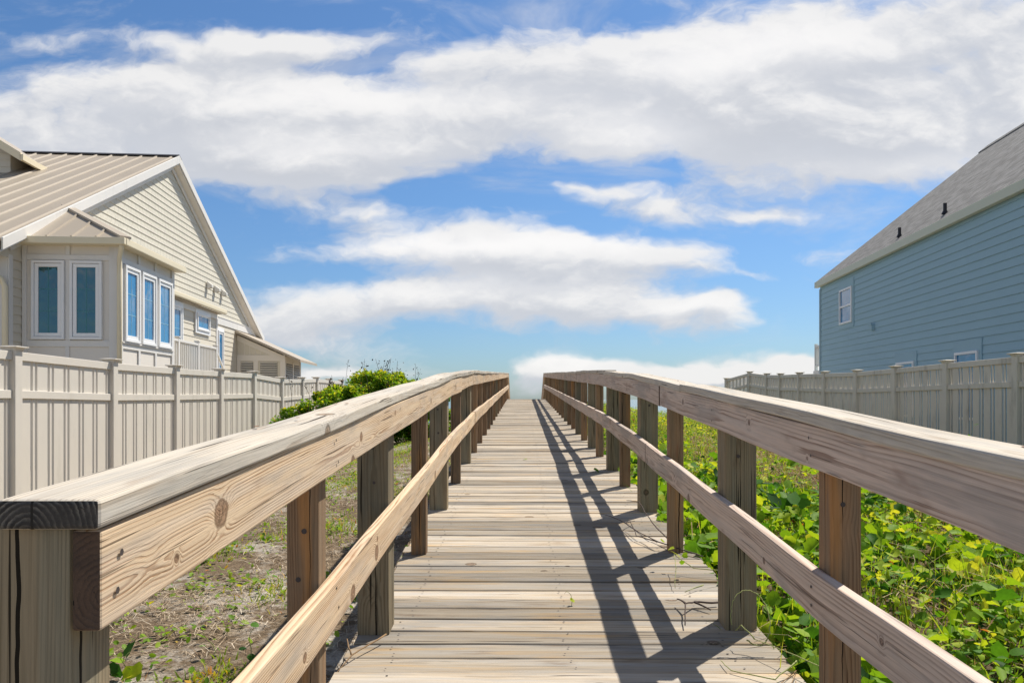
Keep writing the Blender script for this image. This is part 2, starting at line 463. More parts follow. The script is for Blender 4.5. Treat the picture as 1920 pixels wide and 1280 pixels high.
def build_deck():
    mb = MB(); y = -3.0
    yaw = math.atan(.0135)
    while y < 37.5:
        z = deck_z(y + .07); z2 = deck_z(y + .14)
        sl = (deck_z(y + .139) - deck_z(y)) / .139
        n = Vector((0, -sl, 1)).normalized(); t = Vector((0, 1, sl)).normalized()
        x0 = XL(y) - .15 + random.uniform(-.012, .012); x1 = XR(y) + .17 + random.uniform(-.012, .012)
        zz = z - .018 + random.uniform(-.004, .004)
        w = .1370 + random.uniform(-.004, .0012)
        tilt = random.uniform(-.016, .016)
        st = []
        for k in range(7):
            u = k / 6
            st.append((x0 + (x1 - x0) * u, y + .07 + random.uniform(-.0008, .0008) + (u - .5) * -.0135 * 1.8, zz + random.uniform(-.0012, .0012) + (u - .5) * tilt * .3))
        mb.board(st, t, n, w, .036, 0, 1, pith=(random.uniform(-.05, .05), random.choice((-1, 1)) * random.uniform(.012, .07)))
        # screws in pairs over the joists
        for sx in (x0 + .20, (x0 + x1) / 2 + .02, x1 - .22):
            for dy in (.035, .105):
                px, py = sx + random.uniform(-.02, .02), y + dy + random.uniform(-.006, .006)
                pz = deck_z(py) + .0035
                r = random.uniform(.0034, .0055)
                mb.add([(px + r * math.cos(a) * 1.2, py + r * math.sin(a), pz + r * math.sin(a) * sl) for a in [i * math.pi / 3 for i in range(6)]],
                       [(0, 1, 2, 3, 4, 5)], 2)
        y += .1455
    shift(mb).build('deck', [W_DECK, W_ENDB, M_SCREW], bw, bevel=.0035, seg=1)
    jb = MB()
    for f in (lambda y: XL(y) - .02, lambda y: .165 + .0135 * y, lambda y: XR(y) + .03):
        st = [(f(y), y, deck_z(y) - .036 - .075) for y in (-3, 0, 3.5, 6, 8.7, 15, 23, 31, 37)]
        jb.board(st, X_, Z_, .04, .14)
    shift(jb).build('joist', [W_POST, W_ENDB], bw)
build_deck()

def wavy(y, k, amp):
    return amp * (math.sin(y * 2.1 + k) * .6 + math.sin(y * 4.7 + 2 * k) * .4)

def rail_run(name, parent, xf, zf, w, h, cuts, mats, wav=.004, pithf=None, lo0=None):
    """one run of boards butted end to end, one mesh"""
    mb = MB()
    for a, b in zip(cuts, cuts[1:]):
        a += .0015; b -= .0015
        n = max(2, int((b - a) / .22))
        ph = random.uniform(0, 9); dz = random.uniform(-.004, .004); dx = random.uniform(-.003, .003)
        st, ws, hs = [], [], []
        for i in range(n + 1):
            y = a + (b - a) * i / n
            st.append((xf(y) + dx + wavy(y, ph, wav * .7), y, zf(y) + dz + wavy(y, ph + 3, wav)))
            hs.append(h * (1 + wavy(y, ph + 5, .012))); ws.append(w)
        first = lo0 is not None and a < 2
        mb.board(st, X_, Z_, ws, hs, 0, 1, pith=(.028, -.02) if first else (pithf() if pithf else None), lo=lo0 if first else None, rn=.37 if first else None)
    return mb

def build_railing(side):
    sgn = -1 if side == 'L' else 1
    XF = XL if side == 'L' else XR
    rl = empty('railing', (0, 0, 0), 0, bw)
    rl['label'] = 'sunlit warm tan railing nearer the cream fence' if side == 'L' else 'shaded grey brown railing beside the green vines'
    y0 = .975 if side == 'L' else .93
    def nails(mb, y, zs, r):
        for zz in zs:
            yy = y + random.uniform(-.02, .02); xx = XF(yy) - sgn * .0412; z0 = zz + random.uniform(-.01, .01)
            mb.add([(xx, yy + r * math.cos(t) * -sgn, z0 + r * math.sin(t)) for t in [j * math.pi / 3 for j in range(6)]], [tuple(range(6))], 2)
    NY = (1.04, 2.25, 3.43, 4.71, 6.03, 7.29, 8.73, 9.95) if side == 'L' else (1.12, 2.30, 3.48, 4.76, 5.95, 7.10, 8.18, 9.39)
    # cap
    capc = [y0, 5.85, 8.75, 13.4, 18.2, 23, 27.6, 31.0, 36.8] if side == 'L' else [y0, 4.2, 8.05, 12.3, 17, 21.8, 26.5, 31.0, 36.8]
    cw = .134
    mb = rail_run('rail_cap', rl, lambda y: XF(y) + sgn * (cw / 2 - .046), lambda y: deck_z(y) + 1.062, cw, .040, capc, None, .004,
                  lambda: (random.uniform(-.04, -.02), random.uniform(-.035, -.025)))
    # bolts and rust flecks let into the cap top
    for k in range(14):
        y = random.uniform(1.1, 7.5)
        x = XF(y) + sgn * random.uniform(-.03, .075); z = deck_z(y) + 1.0835
        rr = random.uniform(.004, .008)
        mb.add([(x + rr * math.cos(t), y + 1.9 * rr * math.sin(t), z + 1.9 * rr * math.sin(t) * .066 + .001) for t in [i * math.pi / 4 for i in range(8)]], [tuple(range(8))], 2)
    shift(mb).build('rail_cap', [W_CAP, W_END, M_RUST], rl, bevel=.006, seg=2)
    main = W_TAN if side == 'L' else W_GREY
    brc = [y0 + .012, 6.9, 8.72, 13.2, 18, 22.8, 27.6, 31.0, 36.8] if side == 'L' else [y0 + .012, 4.85, 8.02, 12.2, 17, 21.8, 26.5, 31.0, 36.8]
    mb = rail_run('top_rail', rl, lambda y: XF(y) - sgn * .019, lambda y: deck_z(y) + 1.042 - .066, .038, .132, brc, None, .003,
                  lambda: (random.choice((-1, 1)) * random.uniform(.018, .05), random.uniform(-.04, .04)), 200 if side == 'L' else 300)
    for y in NY: nails(mb, y, (deck_z(y) + .945, deck_z(y) + 1.00), .0055)
    shift(mb).build('top_rail', [main, W_ENDB, M_SCREW], rl, bevel=.004, seg=2)
    mrc = [y0 + .02, 6.05, 8.9, 13.2, 18, 22.8, 27.6, 31.0, 36.8] if side == 'L' else [y0 + .02, 5.4, 8.3, 12.2, 17, 21.8, 26.5, 31.0, 36.8]
    mb = rail_run('mid_rail', rl, lambda y: XF(y) - sgn * .019, lambda y: deck_z(y) + (.517 if side == 'L' else .535) + .03 * max(0.0, min(1.0, 2.2 - y)), .038, .138, mrc, None, .005,
                  lambda: (random.choice((-1, 1)) * random.uniform(.018, .05), random.uniform(-.04, .04)), 250 if side == 'L' else 350)
    for y in NY: nails(mb, y, (deck_z(y) + .495, deck_z(y) + .555), .0055)
    shift(mb).build('mid_rail', [main, W_ENDB, M_SCREW], rl, bevel=.005, seg=2)
    # posts
    if side == 'L':
        P = [(.992, 'b'), (2.2, 's'), (3.36, 'b'), (4.66, 's'), (5.96, 'b'), (7.24, 's'), (8.66, 'b'), (9.9, 's'), (11.2, 's'), (12.7, 's'), (14.1, 's'),
             (15.3, 's'), (16.8, 's'), (18.2, 'b'), (19.6, 's'), (21, 's'), (22.4, 's'), (23.8, 's'), (25.2, 's'), (26.6, 's'), (28, 's'), (29.4, 's'), (30.8, 's'), (32.4, 's'), (34, 's'), (36, 's')]
    else:
        P = [(1.05, 'b'), (2.25, 's'), (3.41, 'b'), (4.71, 's'), (5.88, 'b'), (7.05, 's'), (8.11, 'b'), (9.34, 's'), (10.45, 'b'), (11.7, 's'), (12.9, 'b'),
             (14.1, 's'), (15.3, 's'), (16.5, 'b'), (17.7, 's'), (18.9, 's'), (20.1, 's'), (21.3, 's'), (22.5, 's'), (23.7, 's'), (24.9, 's'), (26.1, 's'), (27.3, 's'),
             (28.5, 's'), (29.7, 's'), (30.9, 's'), (32.4, 's'), (34, 's'), (36, 's')]
    for i, (y, k) in enumerate(P):
        w = .142 if k == 'b' else .092
        d = w
        if side == 'L' and i == 0: d = .098
        w += random.uniform(-.003, .003)
        zt = deck_z(y + .05) + 1.040; zb = deck_z(y) - .75
        yc = y + d / 2
        ax = Vector((1, random.uniform(-.02, .02), 0)).normalized(); ay = Vector((-ax.y, ax.x, 0))
        lean = random.uniform(-.006, .006)
        st = [(XF(y) + sgn * (w / 2 + .002) + lean * (u - .6) * 1.0, yc, zb + (zt - zb) * u) for u in (0, .3, .45, .6, .75, .9, 1)]
        mb = MB()
        mb.board(st, ax, ay, w, d, 0, 1, pith=(random.uniform(-.03, .03), random.uniform(-.03, .03)))
        # bolt holes through the nearer faces
        if y < 9 and i in (1, 2, 4):
            for zz in (deck_z(y) + random.uniform(.74, .86), deck_z(y) + random.uniform(.60, .70))[:(2 if side == 'L' else 1)]:
                xx = XF(y) + sgn * (w / 2 + random.uniform(-.015, .015)); rr = random.uniform(.0065, .0095)
                mb.add([(xx + rr * math.cos(t), y - .0012 - abs(ax.y) * w * .6, zz + rr * math.sin(t)) for t in [j * math.pi / 4 for j in range(8)]], [tuple(range(8))], 2)
        shift(mb).build('post', [W_POST if k == 'b' else W_POSTR, W_ENDB, M_SCREW], rl, bevel=.006, seg=2)
build_railing('L'); build_railing('R')

# ------------------------------------------------------------------ vinyl fences
def fence(name, label, pts, tops, mat, mid, th=.007, full=1.83, pw=.127):
    """pts: post centres (x, y); tops: z of cap tops; front: +1/-1 side of the viewer"""
    b = empty(name, (pts[0][0], pts[0][1], tops[0] - full)); tag(b, label, 'fence')
    off = Vector((-pts[0][0], -pts[0][1], -(tops[0] - full)))
    n = len(pts)
    for i, ((x, y), zt) in enumerate(zip(pts, tops)):
        j = min(i, n - 2)
        d = Vector((pts[j + 1][0] - pts[j][0], pts[j + 1][1] - pts[j][1], 0)).normalized()
        e = Vector((-d.y, d.x, 0))
        def P(a, c, z): 
            q = Vector((x, y, 0)) + d * a + e * c; return (q.x, q.y, z)
        def ring(h, z): return [P(-h, -h, z), P(h, -h, z), P(h, h, z), P(-h, h, z)]
        mb = MB(); h = pw / 2
        mb.hexa(ring(h, zt - full - .15) + ring(h, zt - .035))
        po = shift(mb, off).build('post', mat, b, bevel=.006)
        cb = MB()
        cb.add(ring(h + .006, zt - .055) + ring(h + .012, zt - .030) + ring(h + .042, zt - .022) + ring(h + .044, zt - .010) + ring(h * .55, zt),
               [(3, 2, 1, 0)] + [(4 * k + a, 4 * k + (a + 1) % 4, 4 * k + 4 + (a + 1) % 4, 4 * k + 4 + a) for k in range(4) for a in range(4)] + [(16, 17, 18, 19)])
        shift(cb, off).build('post_cap', mat, po, bevel=.003)
    for i in range(n - 1):
        (x0, y0), (x1, y1) = pts[i], pts[i + 1]; z0, z1 = tops[i], tops[i + 1]
        L = math.hypot(x1 - x0, y1 - y0)
        d = Vector(((x1 - x0) / L, (y1 - y0) / L, 0)); e = Vector((-d.y, d.x, 0))
        def P(a, c, z):
            zz = z + z0 + (z1 - z0) * a / L
            q = Vector((x0, y0, 0)) + d * a + e * c; return (q.x, q.y, zz)
        def bar(mb, a0, a1, c0, c1, zl, zh):
            mb.hexa([P(a0, c0, zl), P(a1, c0, zl), P(a1, c1, zl), P(a0, c1, zl), P(a0, c0, zh), P(a1, c0, zh), P(a1, c1, zh), P(a0, c1, zh)])
        h = pw / 2 + .001
        mb = MB(); rails = []
        inner = L - 2 * h
        nw = 6; gap = .043; nar = .036
        wide = (inner - nw * (2 * gap + nar)) / nw - .0
        def pickets(zl, zh):
            a = h + gap / 2
            for k in range(nw):
                bar(mb, a, a + wide, -th, th, zl, zh); a += wide + gap
                if k < nw: bar(mb, a, min(a + nar, L - h - .004), -th, th, zl, zh)
                a += nar + gap
        pickets(-full + .09, mid + .02)
        pickets(mid + .06, -.11)
        for zl, zh in ((-.155, -.062), (mid, mid + .088), (-full + .05, -full + .14)):
            rm = MB(); bar(rm, h, L - h, -.036, .036, zl, zh); rails.append(rm)
        pn = shift(mb, off).build('panel', mat, b)
        for rm in rails: shift(rm, off).build('rail', mat, pn, bevel=.004)
    return b

def chain(start, us, d=1.83):
    pts = [start]
    for u in us:
        x, y = pts[-1]
        # larger root of |(u*Y - x, Y - y)| = d
        A = 1 + u * u; B = -2 * (u * x + y); C = x * x + y * y - d * d
        D = max(0.0, B * B - 4 * A * C)
        Y = (-B + math.sqrt(D)) / (2 * A)
        pts.append((u * Y, Y))
    return pts
lp = [(-5.36, 4.4), (-5.36, 6.22), (-5.36, 8.05), (-5.36, 10.02), (-5.37, 11.92), (-5.36, 13.72), (-5.36, 15.5), (-5.37, 17.4), (-5.38, 19.15), (-5.47, 20.9), (-5.55, 22.7), (-5.58, 24.5)]
fence('cream_fence', 'cream white vinyl privacy fence with flat capped posts before the ivory gabled house', lp,
      [.57, .57, .573, .545, .55, .566, .585, .52, .57, .625, .63, .645], M_VINYL, -.565, .0125)
rp = [(7.62, 5.8), (7.62, 7.6), (7.62, 9.43), (7.62, 11.26), (7.64, 13.12), (7.70, 15.0), (7.76, 16.84), (7.84, 18.66), (7.92, 20.5), (8.0, 22.4), (7.97, 24.2), (7.8, 26.0), (7.38, 27.78)]
rp = [(7.62, 5.8), (7.62, 7.6), (7.62, 9.43)] + chain((7.60, 11.25), [.5811, .5125, .4608, .4178, .3840, .3586, .3404, .3174, .2866])
rt = []
for (x, y), py in zip(rp, [None, None, None, 660.8, 674.4, 685, 692.5, 695.5, 697, 699, 699, 695.5, 708]):
    rt.append(.69 if py is None else (748 - py) / 1405 * y)
fence('taupe_fence', 'taupe vinyl privacy fence with dirt stained pickets in front of the blue house', rp, rt, M_VINYL2, -.52)

# ------------------------------------------------------------------ left house
HL = empty('ivory_house', (-9.15, 13.98, -1.25), math.atan(.078))
tag(HL, 'ivory shingled gable house with taupe metal roof and white bay window', 'house')
H0 = 1.25      # local z = eye-relative z + H0
def hz(mb, dz=H0):
    mb.v = [(p[0], p[1], p[2] + dz) for p in mb.v]; return mb
APEX, TN, TF = (7.39, 6.92), (-1.02, 2.79), (17.0, 2.55)
def rake_z(t, drop=0.0):
    if t < APEX[0]: z = TN[1] + (t - TN[0]) * (APEX[1] - TN[1]) / (APEX[0] - TN[0])
    else: z = APEX[1] + (t - APEX[0]) * (TF[1] - APEX[1]) / (TF[0] - APEX[0])
    return z - drop
def rake_t(z, side, drop=0.0):
    z += drop
    if side < 0: return TN[0] + (z - TN[1]) * (APEX[0] - TN[0]) / (APEX[1] - TN[1])
    return APEX[0] + (z - APEX[1]) * (TF[0] - APEX[0]) / (TF[1] - APEX[1])

def lap_n(mb, n, t0, t1, z0, z1, exp=.165, mat=0, tfun=None):
    """courses on a plane facing +n (local x); tfun(z) -> (t0, t1) clips each course"""
    z = z0
    while z < z1 - 1e-4:
        ze = min(z + exp, z1)
        a0, a1 = tfun(z) if tfun else (t0, t1)
        b0, b1 = tfun(ze) if tfun else (t0, t1)
        if a1 > a0:
            if b1 < b0: b0 = b1 = (b0 + b1) / 2
            mb.add([(n + .004, a0, z), (n + .018, a0, z), (n + .018, a1, z), (n + .004, a1, z), (n + .003, b1, ze), (n + .003, b0, ze)],
                   [(0, 3, 2, 1), (1, 2, 4, 5)], mat)
        z = ze
def lap_t(mb, t, n0, n1, z0, z1, exp=.165, mat=0):
    z = z0
    while z < z1 - 1e-4:
        ze = min(z + exp, z1)
        mb.add([(n0, t - .004, z), (n0, t - .018, z), (n1, t - .018, z), (n1, t - .004, z), (n1, t - .003, ze), (n0, t - .003, ze)],
               [(0, 1, 2, 3), (1, 5, 4, 2)], mat)
        z = ze

wm = MB()
FARW = 16.6
wm.box(-12, -.002, -.42, FARW, -1.25, 2.45, 0)
wm.add([(0, -.40, 2.45), (0, FARW - .02, 2.45), (0, APEX[0], 6.5), (-12, -.40, 2.45), (-12, FARW - .02, 2.45), (-12, APEX[0], 6.5)],
       [(0, 1, 2), (5, 4, 3), (0, 2, 5, 3), (1, 4, 5, 2)], 0)
lap_n(wm, 0, -.40, FARW - .05, -1.25, 2.55, mat=0)
lap_n(wm, 0, 0, 0, 2.8, 6.55, mat=1, tfun=lambda z: (rake_t(z, -1, .20), rake_t(z, 1, .20)))
lap_n(wm, 0, 0, 0, 2.55, 2.80, exp=.25, mat=0, tfun=lambda z: (rake_t(z, -1, .20), rake_t(z, 1, .20)))
hz(wm).build('wall', [M_LAP, M_SHINGLE], HL)
tm = MB()
tm.box(.004, .035, 2.6, 16.4, 2.56, 2.80)
tm.box(.004, .050, 2.6, 16.4, 2.801, 2.83)
tm.box(.004, .035, -.45, -.33, -1.25, 2.62); tm.box(-.16, .003, -.455, -.423, -1.25, 2.60)
for _k in range(6): tm.box(-.9 - _k * .6, -.84 - _k * .6, -.45, -.423, -1.25, 2.55)
hz(tm).build('belt_trim', M_TRIM, HL, bevel=.004)

def slope_slab(mb, side, n0, n1, thick, up=0.0, t_in=0.0, mat=0):
    a = TN if side < 0 else TF
    pts = []
    for n in (n0, n1):
        for (t, z) in (a, APEX):
            pts.append((n, t, z + up)); pts.append((n, t, z + up - thick))
    # order: n0:[eaveTop,eaveBot,apexTop,apexBot], n1:[...]
    mb.hexa([pts[1], pts[5], pts[7], pts[3], pts[0], pts[4], pts[6], pts[2]], mat)
rf = MB()
slope_slab(rf, -1, -12, .22, .05); slope_slab(rf, 1, -12, .22, .05)
n = .10
sl = (APEX[1] - TN[1]) / (APEX[0] - TN[0])
while n > -12:
    for w, hgt in ((.030, .032),):
        t0, z0 = TN; t1, z1 = APEX[0] - .05, APEX[1] - .05 * sl
        rf.hexa([(n - w, t0, z0), (n + w, t0, z0), (n + w, t1, z1), (n - w, t1, z1),
                 (n - w * .5, t0, z0 + hgt), (n + w * .5, t0, z0 + hgt), (n + w * .5, t1, z1 + hgt), (n - w * .5, t1, z1 + hgt)])
    n -= .405
# ridge cap with dark closure beneath
roof = hz(rf).build('roof', M_METALROOF, HL)
rc = MB()
rc.add([(.24, APEX[0] - .22, APEX[1] - .055), (.24, APEX[0], APEX[1] + .045), (.24, APEX[0] + .22, APEX[1] - .045),
        (-12, APEX[0] - .22, APEX[1] - .055), (-12, APEX[0], APEX[1] + .045), (-12, APEX[0] + .22, APEX[1] - .045)],
       [(0, 1, 4, 3), (1, 2, 5, 4), (0, 2, 1), (3, 4, 5)])
hz(rc).build('ridge_cap', M_DARK, roof)
# rake boards, soffit
fb = MB()
for a in (TN, TF):
    for (n0, n1, d0, d1) in ((.22, .25, -.012, .205), ):
        fb.hexa([(n0, a[0], a[1] - d1), (n1, a[0], a[1] - d1), (n1, APEX[0], APEX[1] - d1), (n0, APEX[0], APEX[1] - d1),
                 (n0, a[0], a[1] - d0), (n1, a[0], a[1] - d0), (n1, APEX[0], APEX[1] - d0), (n0, APEX[0], APEX[1] - d0)])
    fb.hexa([(.02, a[0], a[1] - .24), (.219, a[0], a[1] - .24), (.219, APEX[0], APEX[1] - .24), (.02, APEX[0], APEX[1] - .24),
             (.02, a[0], a[1] - .21), (.219, a[0], a[1] - .21), (.219, APEX[0], APEX[1] - .21), (.02, APEX[0], APEX[1] - .21)])
    # frieze board against the wall
    fb.hexa([(.021, a[0] + (.6 if a is TN else -.6), rake_z(a[0] + (.6 if a is TN else -.6)) - .40), (.05, a[0] + (.6 if a is TN else -.6), rake_z(a[0] + (.6 if a is TN else -.6)) - .40), (.05, APEX[0], APEX[1] - .40), (.021, APEX[0], APEX[1] - .40),
             (.021, a[0] + (.6 if a is TN else -.6), rake_z(a[0] + (.6 if a is TN else -.6)) - .242), (.05, a[0] + (.6 if a is TN else -.6), rake_z(a[0] + (.6 if a is TN else -.6)) - .242), (.05, APEX[0], APEX[1] - .242), (.021, APEX[0], APEX[1] - .242)])
hz(fb).build('rake_board', M_TRIM, roof, bevel=.004)
rt_ = MB()   # boxed eave return at the far end, near eave fascia and gutter
rt_.box(-.3, .22, TF[0] - .75, TF[0] + .0, TF[1] - .34, TF[1] - .26)
rt_.box(.0, .22, TF[0] - .45, TF[0] + .02, TF[1] - .30, TF[1] - .12)
rt_.box(-12, .20, TN[0] - .02, TN[0] + .02, TN[1] - .22, TN[1] - .02)
rt_.box(-12, .21, TN[0] - .14, TN[0] - .021, TN[1] - .14, TN[1] - .01)
hz(rt_).build('gutter', M_CREAM, roof, bevel=.01)
# dormer on the near slope, out at the left edge of the view
dm = MB()
dm.box(-9, -2.75, 4.55, 7.4, 5.0, 6.05, 0)
dm.add([(-2.76, 4.56, 6.05), (-9, 4.56, 6.05), (-5.9, 4.56, 7.9)], [(0, 2, 1)])
lap_t(dm, 4.55, -9, -2.75, 5.0, 6.05)
dmo = hz(dm).build('dormer', [M_LAP], HL)
dr = MB()
dz0, dz1 = 5.78, 8.0
for a, b in ((-2.32, -5.9), (-9.48, -5.901)):
    dr.hexa([(a, 4.2, dz0), (a, 8.6, dz0), (b, 8.6, dz1), (b, 4.2, dz1), (a, 4.2, dz0 + .1), (a, 8.6, dz0 + .1), (b, 8.6, dz1 + .1), (b, 4.2, dz1 + .1)])
hz(dr).build('dormer_roof', M_METALROOF, dmo)
df = MB()
df.hexa([(-2.30, 4.15, dz0 - .08), (-2.30, 4.198, dz0 - .08), (-5.9, 4.198, dz1 - .08), (-5.9, 4.15, dz1 - .08), (-2.30, 4.15, dz0 + .12), (-2.30, 4.198, dz0 + .12), (-5.9, 4.198, dz1 + .12), (-5.9, 4.15, dz1 + .12)])
df.box(-2.318, -2.24, 4.15, 8.6, dz0 - .06, dz0 + .08)
hz(df).build('dormer_fascia', M_CREAM, dmo)

def window_n(n, t0, t1, z0, z1, trim=.0, fr=.055, sash=.07, cols=2, rows=3, glass=None, parent=HL):
    """window on a plane facing +n"""
    mb = MB()
    def ring(a0, a1, c0, c1, w, d0, d1):
        mb.box(n + d0, n + d1, a0, a1, c0, c0 + w); mb.box(n + d0, n + d1, a0, a1, c1 - w, c1)
        mb.box(n + d0, n + d1, a0, a0 + w, c0 + w, c1 - w); mb.box(n + d0, n + d1, a1 - w, a1, c0 + w, c1 - w)
    if trim: ring(t0 - trim, t1 + trim, z0 - trim, z1 + trim, trim, .004, .045)
    ring(t0, t1, z0, z1, fr, .004, .075)
    ring(t0 + fr, t1 - fr, z0 + fr, z1 - fr, sash, .004, .055)
    w = hz(mb).build('window', M_WINFRAME, parent, bevel=.004)
    k = fr + sash
    g = MB(); g.box(n + .004, n + .030, t0 + k, t1 - k, z0 + k, z1 - k)
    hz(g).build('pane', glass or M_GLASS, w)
    m = MB(); a0, a1, c0, c1 = t0 + k, t1 - k, z0 + k, z1 - k
    for i in range(1, cols):
        a = a0 + (a1 - a0) * i / cols; m.box(n + .0305, n + .034, a - .008, a + .008, c0, c1)
    for i in range(1, rows):
        c = c0 + (c1 - c0) * i / rows; m.box(n + .0305, n + .0338, a0, a1, c - .008, c + .008)
    hz(m).build('muntin', M_MUNTIN, w)
    return w
def window_t(t, n0, n1, z0, z1, fr=.048, sash=.066, glass=None, parent=HL, cols=2, rows=3):
    """window on a plane facing -t (towards the street side)"""
    mb = MB()
    def ring(a0, a1, c0, c1, w, d0, d1):
        mb.box(a0, a1, t - d1, t - d0, c0, c0 + w); mb.box(a0, a1, t - d1, t - d0, c1 - w, c1)
        mb.box(a0, a0 + w, t - d1, t - d0, c0 + w, c1 - w); mb.box(a1 - w, a1, t - d1, t - d0, c0 + w, c1 - w)
    ring(n0, n1, z0, z1, fr, .004, .07); ring(n0 + fr + .006, n1 - fr - .006, z0 + fr + .006, z1 - fr - .006, sash, .004, .05)
    w = hz(mb).build('window', M_WINFRAME, parent, bevel=.004)
    k = fr + sash + .006
    g = MB(); g.box(n0 + k, n1 - k, t - .028, t - .004, z0 + k, z1 - k)
    hz(g).build('pane', glass or M_GLASST, w)
    m = MB()
    for i in range(1, cols):
        a = n0 + k + (n1 - n0 - 2 * k) * i / cols; m.box(a - .007, a + .007, t - .031, t - .0285, z0 + k, z1 - k)
    for i in range(1, rows):
        c = z0 + k + (z1 - z0 - 2 * k) * i / rows; m.box(n0 + k, n1 - k, t - .0308, t - .0285, c - .007, c + .007)
    hz(m).build('muntin', plain('dim_grid_bars', (.06, .22, .24), .4), w)
    return w

# bay window projecting from the gable wall
BN, BT = 1.75, 2.72
bm = MB(); bm.box(.0, BN, 0, BT, -1.25, 2.9)
bay = hz(bm).build('bay_window', M_PANEL, HL)
bt = MB()
for a0, a1 in ((0.02, .10), (BN - .17, BN + .03)):                      # front corner boards
    bt.box(a0, a1, -.03, -.001, -1.25, 2.88)
bt.box(.101, BN - .171, -.026, -.001, 2.60, 2.70); bt.box(.101, BN - .171, -.026, -.001, .98, 1.10)
bt.box(.80, .875, -.028, -.001, 2.701, 2.88); bt.box(.79, .865, -.028, -.001, -1.25, .979)
bt.box(.79, .88, -.024, -.001, 1.101, 2.599)
for a0, a1 in ((-.029, .11), (BT - .13, BT + .02)):                     # side corner boards
    bt.box(BN + .001, BN + .032, a0, a1, -1.25, 2.88)
bt.box(BN + .001, BN + .026, .111, BT - .131, 2.58, 2.68); bt.box(BN + .001, BN + .026, .111, BT - .131, .96, 1.06)
bt.box(BN + .001, BN + .055, .06, BT - .08, 1.061, 1.095)
for a in (.87, 1.70):
    bt.box(BN + .001, BN + .029, a - .045, a + .045, 2.681, 2.88); bt.box(BN + .001, BN + .029, a - .045, a + .045, -1.25, .959)
hz(bt).build('bay_trim', M_TRIM, bay, bevel=.004)
window_t(0, .20, .785, 1.115, 2.585); window_t(0, .885, 1.465, 1.115, 2.585)
for t0, t1 in ((.14, .82), (.92, 1.64), (1.76, 2.53)):
    window_n(BN, t0, t1, 1.10, 2.56)
br = MB()
e0, e1, eo, ez, pk = -.20, BT + .20, BN + .14, 2.99, (0.02, 1.45, 3.96)
br.add([(0.02, e0, ez), (eo, e0, ez), (eo, e1, ez), (0.02, e1, ez), pk], [(0, 1, 4), (1, 2, 4), (2, 3, 4), (3, 2, 1, 0)])
for k in range(0, 5):                                                   # ribs on the near slope
    a = .10 + k * .44
    if a > eo - .1: break
    f = a / eo
    top = (1 - f)
    p0 = Vector((a, e0, ez)); 
    tt = e0 + (pk[1] - e0) * top * .98; zz = ez + (pk[2] - ez) * top * .98
    p1 = Vector((a, tt, zz))
    br.hexa([(a - .022, e0, ez), (a + .022, e0, ez), (a + .022, tt, zz), (a - .022, tt, zz),
             (a - .014, e0, ez + .035), (a + .014, e0, ez + .035), (a + .014, tt, zz + .035), (a - .014, tt, zz + .035)])
hip0, hip1 = Vector((eo, e0, ez)), Vector(pk)
for w_, up in ((.17, .045),):
    side = Vector((.7, .7, 0)) * w_
    br.hexa([hip0 - side * .2, hip0 + side, hip1 + side, hip1 - side * .2, hip0 - side * .2 + Z_ * up, hip0 + side + Z_ * up, hip1 + side + Z_ * up, hip1 - side * .2 + Z_ * up])
hz(br).build('bay_roof', M_METALROOF, bay)
bg = MB()
bg.box(.03, eo + .08, e0 - .09, e0 - .002, ez - .13, ez); bg.box(eo + .001, eo + .09, e0 - .001, e1, ez - .13, ez)
bg.box(.03, eo, e0, e1, ez - .125, ez - .10)
hz(bg).build('bay_gutter', M_CREAM, bay, bevel=.02, seg=2)
ds = MB()
ds.tube([(eo - .0, e0 - .02, 2.88), (eo - .02, e0 + .02, 2.80), (BN + .05, -.09, 2.66), (BN + .05, -.09, 2.3), (BN + .05, -.09, -1.25)], .045, 8)
hz(ds).build('downspout', M_CREAM, HL, bevel=0, smooth=True)
ds = MB()
ds.tube([(-.62, -1.06, 2.62), (-.50, -.95, 2.44), (-.05, -.55, 2.16), (.0, -.52, 2.02), (.0, -.52, 1.7), (.0, -.52, -1.25)], .05, 8)
hz(ds).build('downspout', M_CREAM, HL, smooth=True)

# second, shallower projection with a shed roof
pm = MB(); pm.box(0, .9, BT + .021, 8.6, -1.25, 2.6); lap_n(pm, .9, BT + .03, 8.52, -1.25, 2.55)
pj = hz(pm).build('side_bay', [M_LAP], HL)
pr = MB()
pr.hexa([(.02, BT + .03, 2.92), (1.06, BT + .03, 2.66), (1.06, 8.62, 2.66), (.02, 8.62, 2.92), (.02, BT + .03, 2.98), (1.06, BT + .03, 2.72), (1.06, 8.62, 2.72), (.02, 8.62, 2.98)])
pr.box(.915, 1.05, BT + .03, 8.6, 2.555, 2.585)
hz(pr).build('side_bay_roof', M_METALROOF, pj)
pg = MB(); pg.box(1.062, 1.16, BT + .03, 8.80, 2.58, 2.70); hz(pg).build('side_bay_gutter', M_CREAM, pj, bevel=.02, seg=2)
pt = MB(); pt.box(.901, .93, 8.50, 8.62, -1.25, 2.55); pt.box(.919, .945, BT + .03, 8.49, 2.40, 2.553); hz(pt).build('side_bay_trim', M_TRIM, pj, bevel=.004)
window_n(.918, 4.75, 5.55, .75, 2.42, trim=.10)
window_n(.918, 6.70, 7.76, 1.93, 2.40, trim=.10, fr=.045, sash=.035, cols=2, rows=1)
window_n(.018, 11.5, 12.1, .6, 2.35, trim=.10, cols=1, rows=1)
